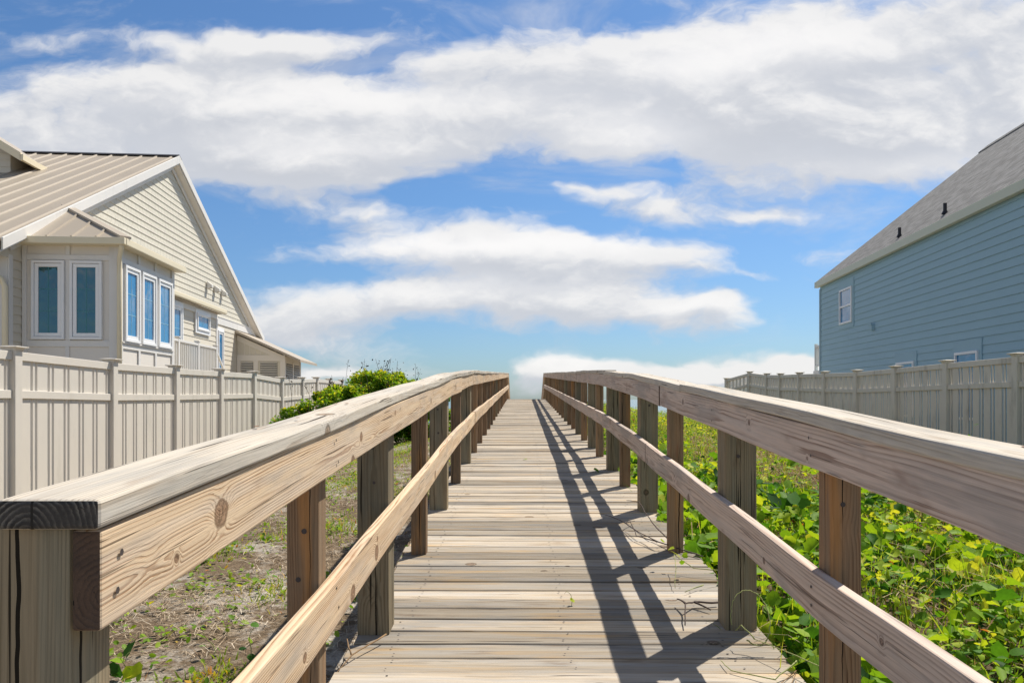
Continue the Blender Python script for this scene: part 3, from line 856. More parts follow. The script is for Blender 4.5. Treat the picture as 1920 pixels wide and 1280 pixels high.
for t, z in ((10.5, 3.70), (11.27, 3.68), (12.05, 3.66)):
    v = MB()
    v.box(.019, .05, t - .075, t + .075, z - .09, z + .09)
    v.add([(.05, t - .10, z + .13), (.05, t + .10, z + .13), (.20, t + .09, z + .02), (.20, t - .09, z + .02), (.05, t - .10, z - .10), (.05, t + .10, z - .10), (.19, t + .09, z - .06), (.19, t - .09, z - .06)],
          [(0, 3, 2, 1), (3, 7, 6, 2), (0, 4, 7, 3), (1, 2, 6, 5)])
    hz(v).build('vent_hood', M_TRIM, HL, bevel=.006)
# landing with white balustrade beside the bay
ld = MB(); ld.box(.905, 1.42, BT + .06, 7.25, .28, .42)
bal = hz(ld).build('landing', M_PANEL, HL)
lr = MB()
for t in (4.2, 5.62, 7.12): lr.box(1.27, 1.37, t - .05, t + .05, .421, 1.50); lr.box(1.255, 1.385, t - .065, t + .065, 1.501, 1.53)
for a, b in ((BT + .06, 4.149), (4.251, 5.569), (5.671, 7.069)):
    lr.box(1.275, 1.365, a, b, 1.40, 1.46); lr.box(1.29, 1.35, a, b, .50, .55)
    k = int((b - a) / .125)
    for i in range(k):
        t = a + (i + .5) * (b - a) / k; lr.box(1.30, 1.34, t - .02, t + .02, .551, 1.399)
lr.hexa([(1.30, 7.18, 1.34), (1.35, 7.18, 1.34), (1.35, 8.4, .45), (1.30, 8.4, .45), (1.30, 7.18, 1.41), (1.35, 7.18, 1.41), (1.35, 8.4, .52), (1.30, 8.4, .52)])
hz(lr).build('balustrade', M_TRIM, bal, bevel=.004)

# louvred lean-to wing at the far end
WT0, WT1, WN = 13.9, 16.75, 1.75
wg = MB()
ztop = lambda n: 2.40 - n * .45
wg.add([(0.02, WT0, -1.25), (WN, WT0, -1.25), (WN, WT0, ztop(WN)), (.02, WT0, ztop(0)), (.02, WT1, -1.25), (WN, WT1, -1.25), (WN, WT1, ztop(WN)), (.02, WT1, ztop(0))],
       [(0, 1, 2, 3), (1, 5, 6, 2), (5, 4, 7, 6), (2, 6, 7, 3)])
wing = hz(wg).build('lean_to', M_LAP, HL)
wt = MB()
wt.box(.021, WN + .02, WT0 - .03, WT0 - .001, 1.42, 1.64)
wt.box(.021, .15, WT0 - .028, WT0 - .001, -1.25, 1.419); wt.box(.62, .78, WT0 - .028, WT0 - .001, -1.25, 1.419); wt.box(WN - .16, WN + .02, WT0 - .028, WT0 - .001, -1.25, 1.419)
k = .28
while k < WN - .15:
    wt.box(k - .012, k + .012, WT0 - .014, WT0 - .001, 1.641, ztop(k) - .06); k += .20
wt.hexa([(.021, WT0 - .032, ztop(0) - .22), (WN + .02, WT0 - .032, ztop(WN) - .22), (WN + .02, WT0 - .001, ztop(WN) - .22), (.021, WT0 - .001, ztop(0) - .22),
         (.021, WT0 - .032, ztop(0) - .02), (WN + .02, WT0 - .032, ztop(WN) - .02), (WN + .02, WT0 - .001, ztop(WN) - .02), (.021, WT0 - .001, ztop(0) - .02)])
wt.box(WN + .001, WN + .03, WT0 - .0, WT0 + .12, -1.25, 1.55); wt.box(WN + .001, WN + .03, WT1 - .12, WT1, -1.25, 1.55); wt.box(WN + .001, WN + .03, 15.25, 15.40, -1.25, 1.40)
hz(wt).build('lean_to_trim', M_PANEL, wing, bevel=.003)
wr = MB()
zr_ = lambda n: 2.50 - n * .45
wr.hexa([(.03, WT0 - .28, zr_(0) - .06), (2.38, WT0 - .28, zr_(2.38) - .06), (2.38, WT1 + .3, zr_(2.38) - .06), (.03, WT1 + .3, zr_(0) - .06),
         (.03, WT0 - .28, zr_(0) + .03), (2.38, WT0 - .28, zr_(2.38) + .03), (2.38, WT1 + .3, zr_(2.38) + .03), (.03, WT1 + .3, zr_(0) + .03)])
hz(wr).build('lean_to_roof', M_METALROOF, wing)
for (n0, n1) in ((.17, .60), (.86, 1.48)):
    lv = MB()
    z = -.2
    while z < 1.34:
        lv.hexa([(n0, WT0 - .05, z), (n1, WT0 - .05, z), (n1, WT0 - .01, z + .05), (n0, WT0 - .01, z + .05), (n0, WT0 - .05, z + .012), (n1, WT0 - .05, z + .012), (n1, WT0 - .01, z + .062), (n0, WT0 - .01, z + .062)]); z += .085
    lv.box(n0, n1, WT0 - .008, WT0 - .003, -.25, 1.38, 1)
    hz(lv).build('louvre', [M_SLAT, M_DARK], wing)
for (t0, t1) in ((14.10, 15.22), (15.43, 16.55)):
    lv = MB(); z = -.2
    while z < 1.30:
        lv.hexa([(WN + .05, t0, z), (WN + .01, t0, z + .05), (WN + .01, t1, z + .05), (WN + .05, t1, z), (WN + .05, t0, z + .012), (WN + .01, t0, z + .062), (WN + .01, t1, z + .062), (WN + .05, t1, z + .012)]); z += .085
    lv.box(WN + .003, WN + .008, t0, t1, -.25, 1.34, 1)
    hz(lv).build('louvre', [M_SLAT, M_DARK], wing)

# ------------------------------------------------------------------ right house
HR = empty('blue_house', (10.7, 26.0, -1.2), -math.atan(.0925))
tag(HR, 'blue grey lap sided house with steep grey shingle roof', 'house')
def rz(mb): return hz(mb, 1.2)
LEN = 18.0
wb = MB()
wb.add([(0.002, -LEN, -1.2), (11, -LEN, -1.2), (11, -.002, -1.2), (0.002, -.002, -1.2), (0.002, -LEN, 3.95), (11, -LEN, 3.95), (11, -.002, 3.95), (0.002, -.002, 3.95),
        (5.5, -LEN, 8.3), (5.5, -.002, 8.3)],
       [(0, 1, 5, 8, 4), (1, 2, 6, 5), (2, 3, 7, 9, 6), (3, 0, 4, 7), (4, 8, 9, 7), (8, 5, 6, 9)])
z = -1.2
while z < 3.86:
    ze = min(z + .178, 3.90)
    wb.add([(-.002, -LEN, z), (-.020, -LEN, z), (-.020, 0, z), (-.002, 0, z), (-.001, 0, ze), (-.001, -LEN, ze)], [(0, 1, 2, 3), (1, 5, 4, 2)]); z = ze
rz(wb).build('wall', M_BLUE, HR)
ct = MB(); ct.box(-.034, -.001, -.11, .03, -1.2, 3.80); ct.box(-.001, .11, .001, .034, -1.2, 3.8)
rz(ct).build('corner_trim', plain('blue_grey_trim', (.29, .41, .47), .6), HR, bevel=.003)
SR = .80; EX = -.14; EZ = 4.06
rr = MB()
zR = lambda x: EZ + (x - EX) * SR
RX = 5.55
rr.hexa([(EX, -LEN - .3, zR(EX) - .12), (RX, -LEN - .3, zR(RX) - .12), (RX, .10, zR(RX) - .12), (EX, .10, zR(EX) - .12), (EX, -LEN - .3, zR(EX)), (RX, -LEN - .3, zR(RX)), (RX, .10, zR(RX)), (EX, .10, zR(EX))])
rr.hexa([(2 * RX - EX, -LEN - .3, zR(EX) - .12), (2 * RX - EX, .10, zR(EX) - .12), (RX + .001, .10, zR(RX) - .12), (RX + .001, -LEN - .3, zR(RX) - .12),
         (2 * RX - EX, -LEN - .3, zR(EX)), (2 * RX - EX, .10, zR(EX)), (RX + .001, .10, zR(RX)), (RX + .001, -LEN - .3, zR(RX))])
roofR = rz(rr).build('roof', M_ROOFSH, HR)
rv = MB()
rv.hexa([(RX - .30, -LEN, zR(RX - .30) + .004), (RX, -LEN, zR(RX) + .004), (RX, .09, zR(RX) + .004), (RX - .30, .09, zR(RX - .30) + .004),
         (RX - .30, -LEN, zR(RX - .30) + .05), (RX, -LEN, zR(RX) + .05), (RX, .09, zR(RX) + .05), (RX - .30, .09, zR(RX - .30) + .05)])
rz(rv).build('ridge_vent', M_ROOFSH, roofR)
fs = MB()
fs.box(EX - .025, EX + .01, -LEN - .3, .12, EZ - .20, EZ - .004)
fs.box(EX + .011, -.035, -LEN, .10, EZ - .20, EZ - .17)
fs.hexa([(EX, .101, zR(EX) - .16), (RX, .101, zR(RX) - .16), (RX, .13, zR(RX) - .16), (EX, .13, zR(EX) - .16), (EX, .101, zR(EX) - .01), (RX, .101, zR(RX) - .01), (RX, .13, zR(RX) - .01), (EX, .13, zR(EX) - .01)])
rz(fs).build('fascia', M_FASCIA, roofR, bevel=.004)
for x, y in ((.16, -6.1), (.16, -8.6)):
    v = MB(); zb = zR(x)
    v.tube([(x, y, zb - .05), (x, y, zb + .25)], .04, 10)
    v.tube([(x, y, zb + .0), (x, y, zb + .07)], [.08, .05], 10)
    rz(v).build('vent_pipe', M_PIPE, roofR)
def window_r(y0, y1, z0, z1):
    mb = MB()
    def ring(a0, a1, c0, c1, w, d0, d1):
        mb.box(-d1, -d0, a0, a1, c0, c0 + w); mb.box(-d1, -d0, a0, a1, c1 - w, c1)
        mb.box(-d1, -d0, a0, a0 + w, c0 + w, c1 - w); mb.box(-d1, -d0, a1 - w, a1, c0 + w, c1 - w)
    ring(y0, y1, z0, z1, .06, .004, .07)
    zm = (z0 + z1) / 2; mb.box(-.06, -.004, y0 + .06, y1 - .06, zm - .03, zm + .03)
    w = rz(mb).build('window', M_WINFRAME, HR, bevel=.004)
    for a, b, d in ((z0 + .06, zm - .03, .024), (zm + .03, z1 - .06, .032)):
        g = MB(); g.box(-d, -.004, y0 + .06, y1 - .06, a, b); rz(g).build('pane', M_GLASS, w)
    t = MB()
    for (a0, a1, c0, c1) in ((y0 - .12, y0 - .001, z0 - .14, z1 + .25), (y1 + .001, y1 + .12, z0 - .14, z1 + .25), (y0, y1, z0 - .14, z0 - .001), (y0, y1, z1 + .001, z1 + .25)):
        t.box(-.032, -.004, a0, a1, c0, c1)
    rz(t).build('casing', M_BLUE, w)
window_r(-3.15, -2.07, 2.36, 3.46); window_r(-10.46, -9.50, -.45, 1.02); window_r(-7.44, -6.40, -.45, .95)
vb = MB(); vb.box(-.10, -.004, -4.86, -4.70, 1.95, 2.13); vb.box(-.12, -.10, -4.88, -4.68, 2.08, 2.15)
rz(vb).build('vent_box', M_BLUE, HR, bevel=.006)
rb = MB()
rb.box(-.02, .07, .50, .60, .75, 1.95); rb.box(-.03, .06, .05, .499, 1.80, 1.88); rb.box(-.02, .05, .05, .499, 1.15, 1.20)
for k in range(5): rb.box(0, .035, .09 + k * .085, .125 + k * .085, 1.201, 1.799)
rb.box(-.03, .08, .04, .7, -1.2, 1.0)
rz(rb).build('balcony_railing', M_TRIM, HR, bevel=.003)

# ------------------------------------------------------------------ vegetation
def instances(name, tv, tf, pos, rot, scl, rnd, mat, parent=None):
    """many small shapes in ONE mesh (numpy)"""
    tv = np.asarray(tv, float); k = len(tv); n = len(pos)
    scl = np.asarray(scl, float)
    if scl.ndim == 1: scl = np.repeat(scl[:, None], 3, 1)
    v = np.einsum('nij,nkj->nki', rot, tv[None] * scl[:, None, :]) + pos[:, None, :]
    me = bpy.data.meshes.new(name)
    me.vertices.add(n * k); me.vertices.foreach_set('co', v.reshape(-1).astype(np.float32))
    fl = [len(f) for f in tf]; idx = np.concatenate([np.array(f) for f in tf])
    tot = np.tile(np.array(fl), n); st = np.concatenate([[0], np.cumsum(tot)[:-1]])
    ids = (idx[None] + (np.arange(n) * k)[:, None]).reshape(-1)
    me.loops.add(len(ids)); me.loops.foreach_set('vertex_index', ids.astype(np.int32))
    me.polygons.add(len(tot)); me.polygons.foreach_set('loop_start', st.astype(np.int32)); me.polygons.foreach_set('loop_total', tot.astype(np.int32))
    me.update(calc_edges=True); me.validate()
    a = me.attributes.new('rnd', 'FLOAT', 'POINT'); a.data.foreach_set('value', np.repeat(np.asarray(rnd), k).astype(np.float32))
    me.materials.append(mat)
    return link(bpy.data.objects.new(name, me), parent)

def rots(n, tilt_mean, tilt_sd, face=None):
    az = rng.uniform(0, 2 * np.pi, n); ti = np.abs(rng.normal(tilt_mean, tilt_sd, n)); sp = rng.uniform(0, 2 * np.pi, n)
    def Rz(a):
        c, s_, o, l = np.cos(a), np.sin(a), np.zeros_like(a), np.ones_like(a)
        return np.stack([np.stack([c, -s_, o], -1), np.stack([s_, c, o], -1), np.stack([o, o, l], -1)], -2)
    def Rx(a):
        c, s_, o, l = np.cos(a), np.sin(a), np.zeros_like(a), np.ones_like(a)
        return np.stack([np.stack([l, o, o], -1), np.stack([o, c, -s_], -1), np.stack([o, s_, c], -1)], -2)
    return Rz(az) @ Rx(ti) @ Rz(sp)

# leaf shapes (unit size, in xy, folded along y)
def half(pts): return pts
VL = [(0, -.42, 0), (.30, -.50, .05), (.50, -.22, .10), (.42, .02, .09), (.46, .16, .11), (.24, .30, .06), (.0, .56, -.04), (-.24, .30, .06), (-.46, .16, .11), (-.42, .02, .09), (-.50, -.22, .10), (-.30, -.50, .05), (0, .05, 0)]
VF = [(0, 1, 2, 3, 12), (12, 3, 4, 5, 6), (6, 7, 8, 9, 12), (12, 9, 10, 11, 0)]
OL = [(0, -.5, 0), (.26, -.22, .06), (.30, .15, .07), (0, .55, -.03), (-.30, .15, .07), (-.26, -.22, .06)]
OF = [(0, 1, 2, 3), (3, 4, 5, 0)]
RL = [(0.5 * math.cos(a), .5 * math.sin(a), .06 * math.cos(2 * a)) for a in [i * math.pi / 4 for i in range(8)]]
RF = [(0, 1, 2, 3, 4), (4, 5, 6, 7, 0)]
def blade(w=.05, bend=.35):
    v, f = [], []
    for i in range(4):
        u = i / 4; ww = w * (1 - .75 * u)
        v += [(-ww, bend * u * u, u * (1 - .25 * u)), (ww, bend * u * u, u * (1 - .25 * u))]
    v.append((0, bend, .75))
    f = [(0, 1, 3, 2), (2, 3, 5, 4), (4, 5, 7, 6), (6, 7, 8)]
    return v, f
BV, BF = blade()
SV = [(-.5, -.012, 0), (-.5, .012, 0), (-.1, .03, .03), (-.1, .054, .03), (.5, -.04, .0), (.5, -.018, 0)]
SF = [(0, 1, 3, 2), (2, 3, 5, 4)]

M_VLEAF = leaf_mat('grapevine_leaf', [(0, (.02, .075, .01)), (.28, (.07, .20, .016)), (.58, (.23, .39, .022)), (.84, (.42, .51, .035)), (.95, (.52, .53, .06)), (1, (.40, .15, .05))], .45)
M_GRASS = leaf_mat('green_grass_blade', [(0, (.08, .20, .02)), (.6, (.24, .38, .03)), (1, (.44, .46, .06))], .5)
M_DRY = leaf_mat('dry_grass_stalk', [(0, (.20, .07, .035)), (.3, (.26, .14, .07)), (.6, (.40, .28, .16)), (1, (.60, .49, .34))], .25, .7)
M_LITTER = leaf_mat('dry_litter', [(0, (.12, .075, .045)), (.35, (.33, .235, .145)), (.75, (.54, .43, .30)), (1, (.70, .61, .48))], .05, .8)
M_SHRUB = leaf_mat('shrub_leaf', [(0, (.03, .10, .01)), (.4, (.11, .25, .018)), (.75, (.30, .43, .025)), (.95, (.50, .52, .04)), (1, (.45, .25, .06))], .5)
M_DEADLEAF = leaf_mat('withered_dark_leaf', [(0, (.03, .022, .022)), (1, (.09, .065, .06))], .1, .8)
M_SPROUT = leaf_mat('sprout_leaf', [(0, (.10, .24, .02)), (.7, (.28, .40, .04)), (.9, (.50, .46, .05)), (1, (.55, .22, .05))], .4)

def scatter(n, x0, x1, y0, y1, pw=1.0):
    """more points near the viewer"""
    u = rng.uniform(0, 1, n) ** pw
    return rng.uniform(x0, x1, n), y0 + (y1 - y0) * u

def dryness(x, y):
    d = np.exp(-(((x - 3.2) / 1.35) ** 2 + ((y - 9.6) / 3.4) ** 2)) * 1.15
    d += np.exp(-(((x - 5.2) / 1.5) ** 2 + ((y - 15) / 5.0) ** 2)) * .6
    d += np.exp(-(((x - 2.25) / .45) ** 2 + ((y - 3.9) / .35) ** 2)) * .85
    d += .55 * lump(x * 1.0 + 3, y * .9, 1.6) + .25 * sstep(y, 6, 11)
    return np.clip(d, 0, 1)

def canopy(x, y):
    e = sstep(x - (.925 + .0135 * y), .1, .9)
    return (.10 + .16 * e) + .22 * lump(x, y, 2.6) * e + .07 * lump(x + 7, y + 1, 6.0) * e

# vine ground cover on the right
def vines():
    sets = {k: [] for k in ('vine_leaves', 'creeper_leaves', 'round_leaves')}
    for (n, x0, x1, y0, y1, pw, smin, smax) in ((14500, 1.06, 5.6, 2.0, 7.8, 1.15, .030, .110), (60000, 1.1, 7.5, 6.5, 33, 1.3, .026, .064), (9000, 4.5, 7.5, 3, 9, 1, .03, .07)):
        x, y = scatter(n, x0, x1, y0, y1, pw)
        keep = rng.uniform(0, 1, n) > dryness(x, y) * .9
        keep &= x > .925 + .0135 * y + .10 + .09 * rng.uniform(-1, 1, n)
        x, y = x[keep], y[keep]; n = len(x)
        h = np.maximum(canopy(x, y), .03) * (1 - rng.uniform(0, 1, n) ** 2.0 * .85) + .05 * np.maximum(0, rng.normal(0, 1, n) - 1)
        sp = lump(x * 1.3 + 2, y * 1.1 + 5, 2.2) + rng.normal(0, .35, n)      # which kind grows where
        s = smin + (smax - smin) * rng.beta(1.6, 2.4, n)
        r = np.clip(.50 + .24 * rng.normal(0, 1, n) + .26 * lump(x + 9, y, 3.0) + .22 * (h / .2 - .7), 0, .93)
        r = np.where(rng.uniform(0, 1, n) < .007, 1.0, r)
        z = ground_z(x, y) + h
        for nm, m in (('vine_leaves', sp > .12), ('creeper_leaves', (sp <= .12) & (sp > -.3)), ('round_leaves', sp <= -.3)):
            sets[nm].append((np.stack([x, y, z], -1)[m], s[m] * (1 if nm == 'vine_leaves' else .72), r[m]))
    # clumps of big leaves, thickest along the deck edge
    cx = np.concatenate([rng.uniform(1.08, 1.5, 34), rng.uniform(1.3, 5.5, 70)]); cy = np.concatenate([rng.uniform(2.3, 9, 34), 2.3 + 7.5 * rng.uniform(0, 1, 70) ** 1.3])
    k = 16; x = (cx[:, None] + rng.normal(0, .15, (len(cx), k))).ravel(); y = (cy[:, None] + rng.normal(0, .17, (len(cx), k))).ravel()
    hue = np.repeat(rng.normal(0, .17, len(cx)), k)
    m = (x > 1.04 + .0135 * y); x, y, hue = x[m], y[m], hue[m]
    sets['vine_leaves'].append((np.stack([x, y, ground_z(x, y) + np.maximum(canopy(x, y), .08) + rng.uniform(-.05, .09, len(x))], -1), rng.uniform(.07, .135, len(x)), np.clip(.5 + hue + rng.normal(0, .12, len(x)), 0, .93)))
    info = {'vine_leaves': (VL, VF, 'lobed yellow green grapevine leaves forming the low bed right of the boardwalk'),
            'creeper_leaves': (OL, OF, 'narrow pointed creeper leaves threaded through the grapevine bed'),
            'round_leaves': (RL, RF, 'small rounded pennywort leaves filling gaps in the grapevine bed')}
    for nm, parts in sets.items():
        pos = np.concatenate([p[0] for p in parts]); s = np.concatenate([p[1] for p in parts]); r = np.concatenate([p[2] for p in parts]); n = len(pos)
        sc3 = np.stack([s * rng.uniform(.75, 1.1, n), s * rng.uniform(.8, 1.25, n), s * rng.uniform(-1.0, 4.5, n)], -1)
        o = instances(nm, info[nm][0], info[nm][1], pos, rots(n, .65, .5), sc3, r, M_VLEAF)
        tag(o, info[nm][2], 'ground cover', kind='stuff')
vines()
def small_leaves():
    x, y = scatter(26000, 1.02, 7.5, 2.0, 33, 1.5)
    keep = (rng.uniform(0, 1, len(x)) > dryness(x, y) * .75) & (x > .925 + .0135 * y + .12)
    x, y = x[keep], y[keep]; n = len(x)
    h = np.maximum(canopy(x, y), .03) * rng.uniform(.1, 1.15, n)
    r = np.clip(.45 + .25 * rng.normal(0, 1, n), 0, 1)
    o = instances('weeds', OL, OF, np.stack([x, y, ground_z(x, y) + h], -1), rots(n, .6, .5), rng.uniform(.018, .045, n), r, M_VLEAF)
    tag(o, 'small bright green weed leaves mixed through the grapevine bed', 'weeds', kind='stuff')
small_leaves()
def grass_right():
    x, y = scatter(24000, 1.05, 7.4, 2.2, 30, 1.6)
    keep = (lump(x + 5, y + 2, 2.0) > -.15) & (x > .925 + .0135 * y + .12)
    x, y = x[keep], y[keep]; n = len(x)
    s = np.stack([rng.uniform(.05, .11, n), rng.uniform(.15, .40, n), rng.uniform(.18, .48, n)], -1)
    o = instances('grass', BV, BF, np.stack([x, y, ground_z(x, y) - .01], -1), rots(n, .25, .25), s, rng.uniform(0, 1, n), M_GRASS)
    tag(o, 'long thin green grass blades growing up through the vines', 'grass', kind='stuff')
grass_right()
def dry_right():
    x, y = scatter(48000, 1.1, 7.4, 2.2, 30, 1.2)
    keep = rng.uniform(0, 1, len(x)) < np.clip(dryness(x, y) * 1.2 + .22, 0, 1)
    keep &= x > .925 + .0135 * y + .15
    x, y = x[keep], y[keep]; n = len(x)
    s = np.stack([rng.uniform(.02, .055, n), rng.uniform(.1, .3, n), rng.uniform(.08, .26, n)], -1)
    o = instances('dry_grass', BV, BF, np.stack([x, y, ground_z(x, y)], -1), rots(n, .55, .5), s, rng.uniform(0, 1, n), M_DRY)
    tag(o, 'tangled dry beige grass and twigs in the vine bed', 'dry grass', kind='stuff')
    m = len(x) // 2
    s = np.stack([rng.uniform(.12, .4, m), rng.uniform(.10, .22, m), rng.uniform(.3, 2.0, m)], -1)
    o = instances('dry_stems', SV, SF, np.stack([x[:m], y[:m], ground_z(x[:m], y[:m]) + rng.uniform(.01, .2, m)], -1), rots(m, .3, .35), s, rng.uniform(.1, .9, m), M_DRY)
    tag(o, 'thin brown fallen stems lying across the vine bed', 'dry stems', kind='stuff')
dry_right()

# left: needle litter and sparse sprouts on sand
def litter():
    x, y = scatter(95000, -5.2, -.70, 1.9, 13, 1.5)
    keep = rng.uniform(0, 1, len(x)) < .62 + 1.0 * lump(x, y, 2.4)
    x, y = x[keep], y[keep]; n = len(x)
    s = np.stack([rng.uniform(.03, .15, n), rng.uniform(.05, .16, n), rng.uniform(.1, .6, n)], -1)
    o = instances('plant_litter', SV, SF, np.stack([x, y, ground_z(x, y) + rng.uniform(.002, .022, n)], -1), rots(n, .04, .07), s, rng.uniform(0, 1, n), M_LITTER)
    tag(o, 'brown needle and stem litter over pale sand left of the boardwalk', 'plant litter', kind='stuff')
litter()
def sprouts():
    # small rosettes
    x, y = scatter(2200, -5.2, -.8, 2.0, 15, 1.3)
    P, S, RR = [], [], []
    for cx, cy in zip(x, y):
        patch = lump(np.array(cx * 1.2 + 4), np.array(cy), 1.6)
        dens = 1.0 + 1.4 * sstep(np.array(cy), 5, 12)
        if rng.uniform() > .50 + .6 * patch: continue
        k = rng.integers(4, 13); rad = rng.uniform(.02, .10)
        px = cx + rng.normal(0, rad, k); py = cy + rng.normal(0, rad, k)
        P.append(np.stack([px, py, ground_z(px, py) + rng.uniform(.008, .05, k)], -1)); S.append(rng.uniform(.014, .05, k)); RR.append(np.clip(rng.normal(.45, .25, k), 0, 1))
    pos = np.concatenate(P)
    o = instances('sprouts', OL, OF, pos, rots(len(pos), .5, .4), np.concatenate(S), np.concatenate(RR), M_SPROUT)
    tag(o, 'scattered small green and yellow sprouts on the sandy ground left of the boardwalk', 'sprouts', kind='stuff')
    # mossy yellow-green patches farther back
    pts = []
    for cx, cy, rx, ry, k in ((-1.55, 6.2, .40, .5, 900), (-1.9, 8.6, .6, .6, 800), (-2.2, 12.2, 1.0, .8, 1500), (-1.35, 4.55, .25, .3, 300), (-3.2, 9.5, .7, .7, 700), (-1.5, 10.3, .5, .6, 600), (-2.3, 5.4, .3, .35, 500), (-1.05, 7.6, .25, .4, 500), (-3.0, 7.2, .5, .4, 500), (-1.3, 3.3, .2, .15, 160), (-2.6, 14.0, 1.2, .6, 1200)):
        pts.append(np.stack([rng.normal(cx, rx * .6, k), rng.normal(cy, ry * .6, k)], -1))
    q = np.concatenate(pts); q = q[q[:, 0] < -.78 + .0135 * q[:, 1]]
    n = len(q)
    s = np.stack([rng.uniform(.05, .12, n), rng.uniform(.05, .12, n), rng.uniform(.03, .075, n)], -1)
    o = instances('grass', BV, BF, np.stack([q[:, 0], q[:, 1], ground_z(q[:, 0], q[:, 1]) - .004], -1), rots(n, .35, .35), s, rng.uniform(.3, 1, n), M_SPROUT)
    tag(o, 'short yellow green grass patches between the sand left of the boardwalk', 'grass', kind='stuff')
sprouts()

def sprig(name, x, y, hgt, nl, ls, label, cat='seedling', group=None, mat=None, leanx=0.0, shape=(RL, RF)):
    z0 = float(ground_z(x, y))
    b = empty(name, (x, y, z0)); tag(b, label, cat, group)
    mb = MB(); pts = []
    for i in range(6):
        u = i / 5; pts.append((leanx * u * u * hgt + .01 * math.sin(u * 7), .02 * math.sin(u * 5), hgt * u))
    mb.tube(pts, [.003 * (1 - .6 * i / 5) for i in range(6)], 5)
    mb.build('stem', M_VINE, b, smooth=True)
    P = []
    for i in range(nl):
        u = (i + 1) / nl; k = min(5, int(u * 5))
        q = pts[k]; P.append((q[0] + random.uniform(-ls, ls) * .7, q[1] + random.uniform(-ls, ls) * .7, q[2] + random.uniform(-.01, .01)))
    instances('leaves', shape[0], shape[1], np.array(P), rots(nl, .6, .4), rng.uniform(.7, 1.2, nl) * ls, rng.uniform(.0, .75, nl), mat or M_SPROUT, b)
    return b
sprig('pennywort', -1.2, 3.4, .20, 4, .045, 'taller weed with round leaves on the sand below the left top rail', leanx=.2, mat=M_VLEAF)
sprig('pennywort', -1.40, 3.5, .15, 3, .036, 'smaller round leaved weed just left of the taller round leaved weed', leanx=-.3, mat=M_VLEAF)
sprig('vine_shoot', -1.72, 3.3, .13, 4, .085, 'leafy green vine shoot beside the foot of the near left corner post', leanx=.3, shape=(VL, VF), mat=M_VLEAF)
sprig('fence_weed', 6.1, 10.1, .80, 16, .07, 'tall leafy weed in front of the taupe fence above the right railing', 'weed', leanx=.15, shape=(OL, OF), mat=M_SPROUT)

# bare vine twigs lying on the deck by the right railing
def deck_pt(x, y, up=.008): return Vector((x, y, deck_z(y) + up))
def twig(name, label, chains, rad, mat, leaves=None, cat='twig'):
    o0 = chains[0][0]
    base = deck_pt(o0[0], o0[1], 0)
    b = empty(name, base); tag(b, label, cat)
    mb = MB()
    for ch in chains:
        pts = []
        for p in ch: pts.append(deck_pt(p[0], p[1], p[2] if len(p) > 2 else .008) - base)
        sm = []
        for i in range(len(pts) - 1):
            for k in range(4): sm.append(pts[i].lerp(pts[i + 1], k / 4) + Vector((random.uniform(-.003, .003), random.uniform(-.003, .003), random.uniform(0, .003))))
        sm.append(pts[-1])
        mb.tube(sm, [rad * (1 - .55 * i / len(sm)) for i in range(len(sm))], 5)
    mb.build('stem', mat, b, smooth=True)
    if leaves:
        P = np.array([tuple(deck_pt(*l[:3]) - base) for l in leaves])
        instances('leaves', VL, VF, P, rots(len(P), .7, .4), np.array([l[3] for l in leaves]), rng.uniform(.45, .85, len(P)), M_VLEAF, b)
    return b
twig('vine_twig', 'bare dark forked vine twig reaching over the deck between two slim right posts',
     [[(1.16, 4.55, .02), (1.03, 4.72, .03), (.93, 4.78, .05), (.84, 5.0, .06), (.80, 5.3, .05), (.74, 5.6, .03), (.67, 5.75, .02)], [(.93, 4.78, .05), (.84, 5.05, .02), (.83, 5.3, .08)],
      [(1.03, 4.72, .03), (.95, 5.1, .10), (.93, 5.5, .16), (.88, 5.75, .12)], [(.80, 5.3, .05), (.90, 5.5, .02)]], .0045, M_TWIG)
twig('vine_twig', 'short dark broken twig beside the foot of the big near right post',
     [[(1.02, 3.72, .02), (.90, 3.70, .03), (.84, 3.62, .05), (.79, 3.42, .02)], [(.84, 3.62, .05), (.82, 3.72, .04)], [(.90, 3.70, .03), (.96, 3.62, .02)]], .006, M_TWIG)
twig('vine_runner', 'thin green leafy vine runner creeping over the planks behind the big near right post',
     [[(1.20, 4.15, .05), (1.02, 4.2, .05), (.93, 4.3, .10), (.90, 4.12, .08), (.86, 3.95, .02)], [(1.02, 4.0, .02), (.90, 3.9, .015)]], .003, M_VINE,
     [(.92, 4.32, .13, .04), (.88, 4.38, .16, .03), (.98, 4.25, .11, .035), (.95, 4.18, .09, .03)])
tp = []
for i in range(15):
    a = -2.2 + i * .40
    tp.append((1.03 + .075 * math.cos(a) - .01 * i * .2, 3.18 + .05 * math.sin(a), .14 + .10 * math.sin(a)))
twig('tendril', 'looping pale vine tendril curling at the base of the big near right post', [tp, [(1.30, 2.55, .05), (1.20, 2.75, .08), (1.12, 2.95, .07), (1.02, 3.15, .06)], [(1.02, 3.15, .06), (.98, 3.2, .10), (.96, 3.22, .07)],
      [(1.12, 2.95, .05), (1.0, 2.85, .02), (.86, 2.95, .015), (.85, 3.05, .012)]], .0032, M_VINE,
     [(1.20, 3.12, .10, .07), (1.24, 3.0, .06, .09), (1.18, 2.9, .05, .08), (1.28, 2.85, .09, .10), (1.26, 2.7, .06, .09), (1.33, 2.65, .1, .1)], cat='vine')
twig('dry_straw', 'thin dry straws lying on the near right end of the planks',
     [[(1.12, 2.95, .012), (.93, 2.75, .01), (.80, 2.6, .01)], [(1.1, 2.9, .02), (.98, 2.72, .012), (.9, 2.5, .01)], [(1.08, 2.85, .015), (1.0, 2.6, .01)]], .0018, M_DRY)
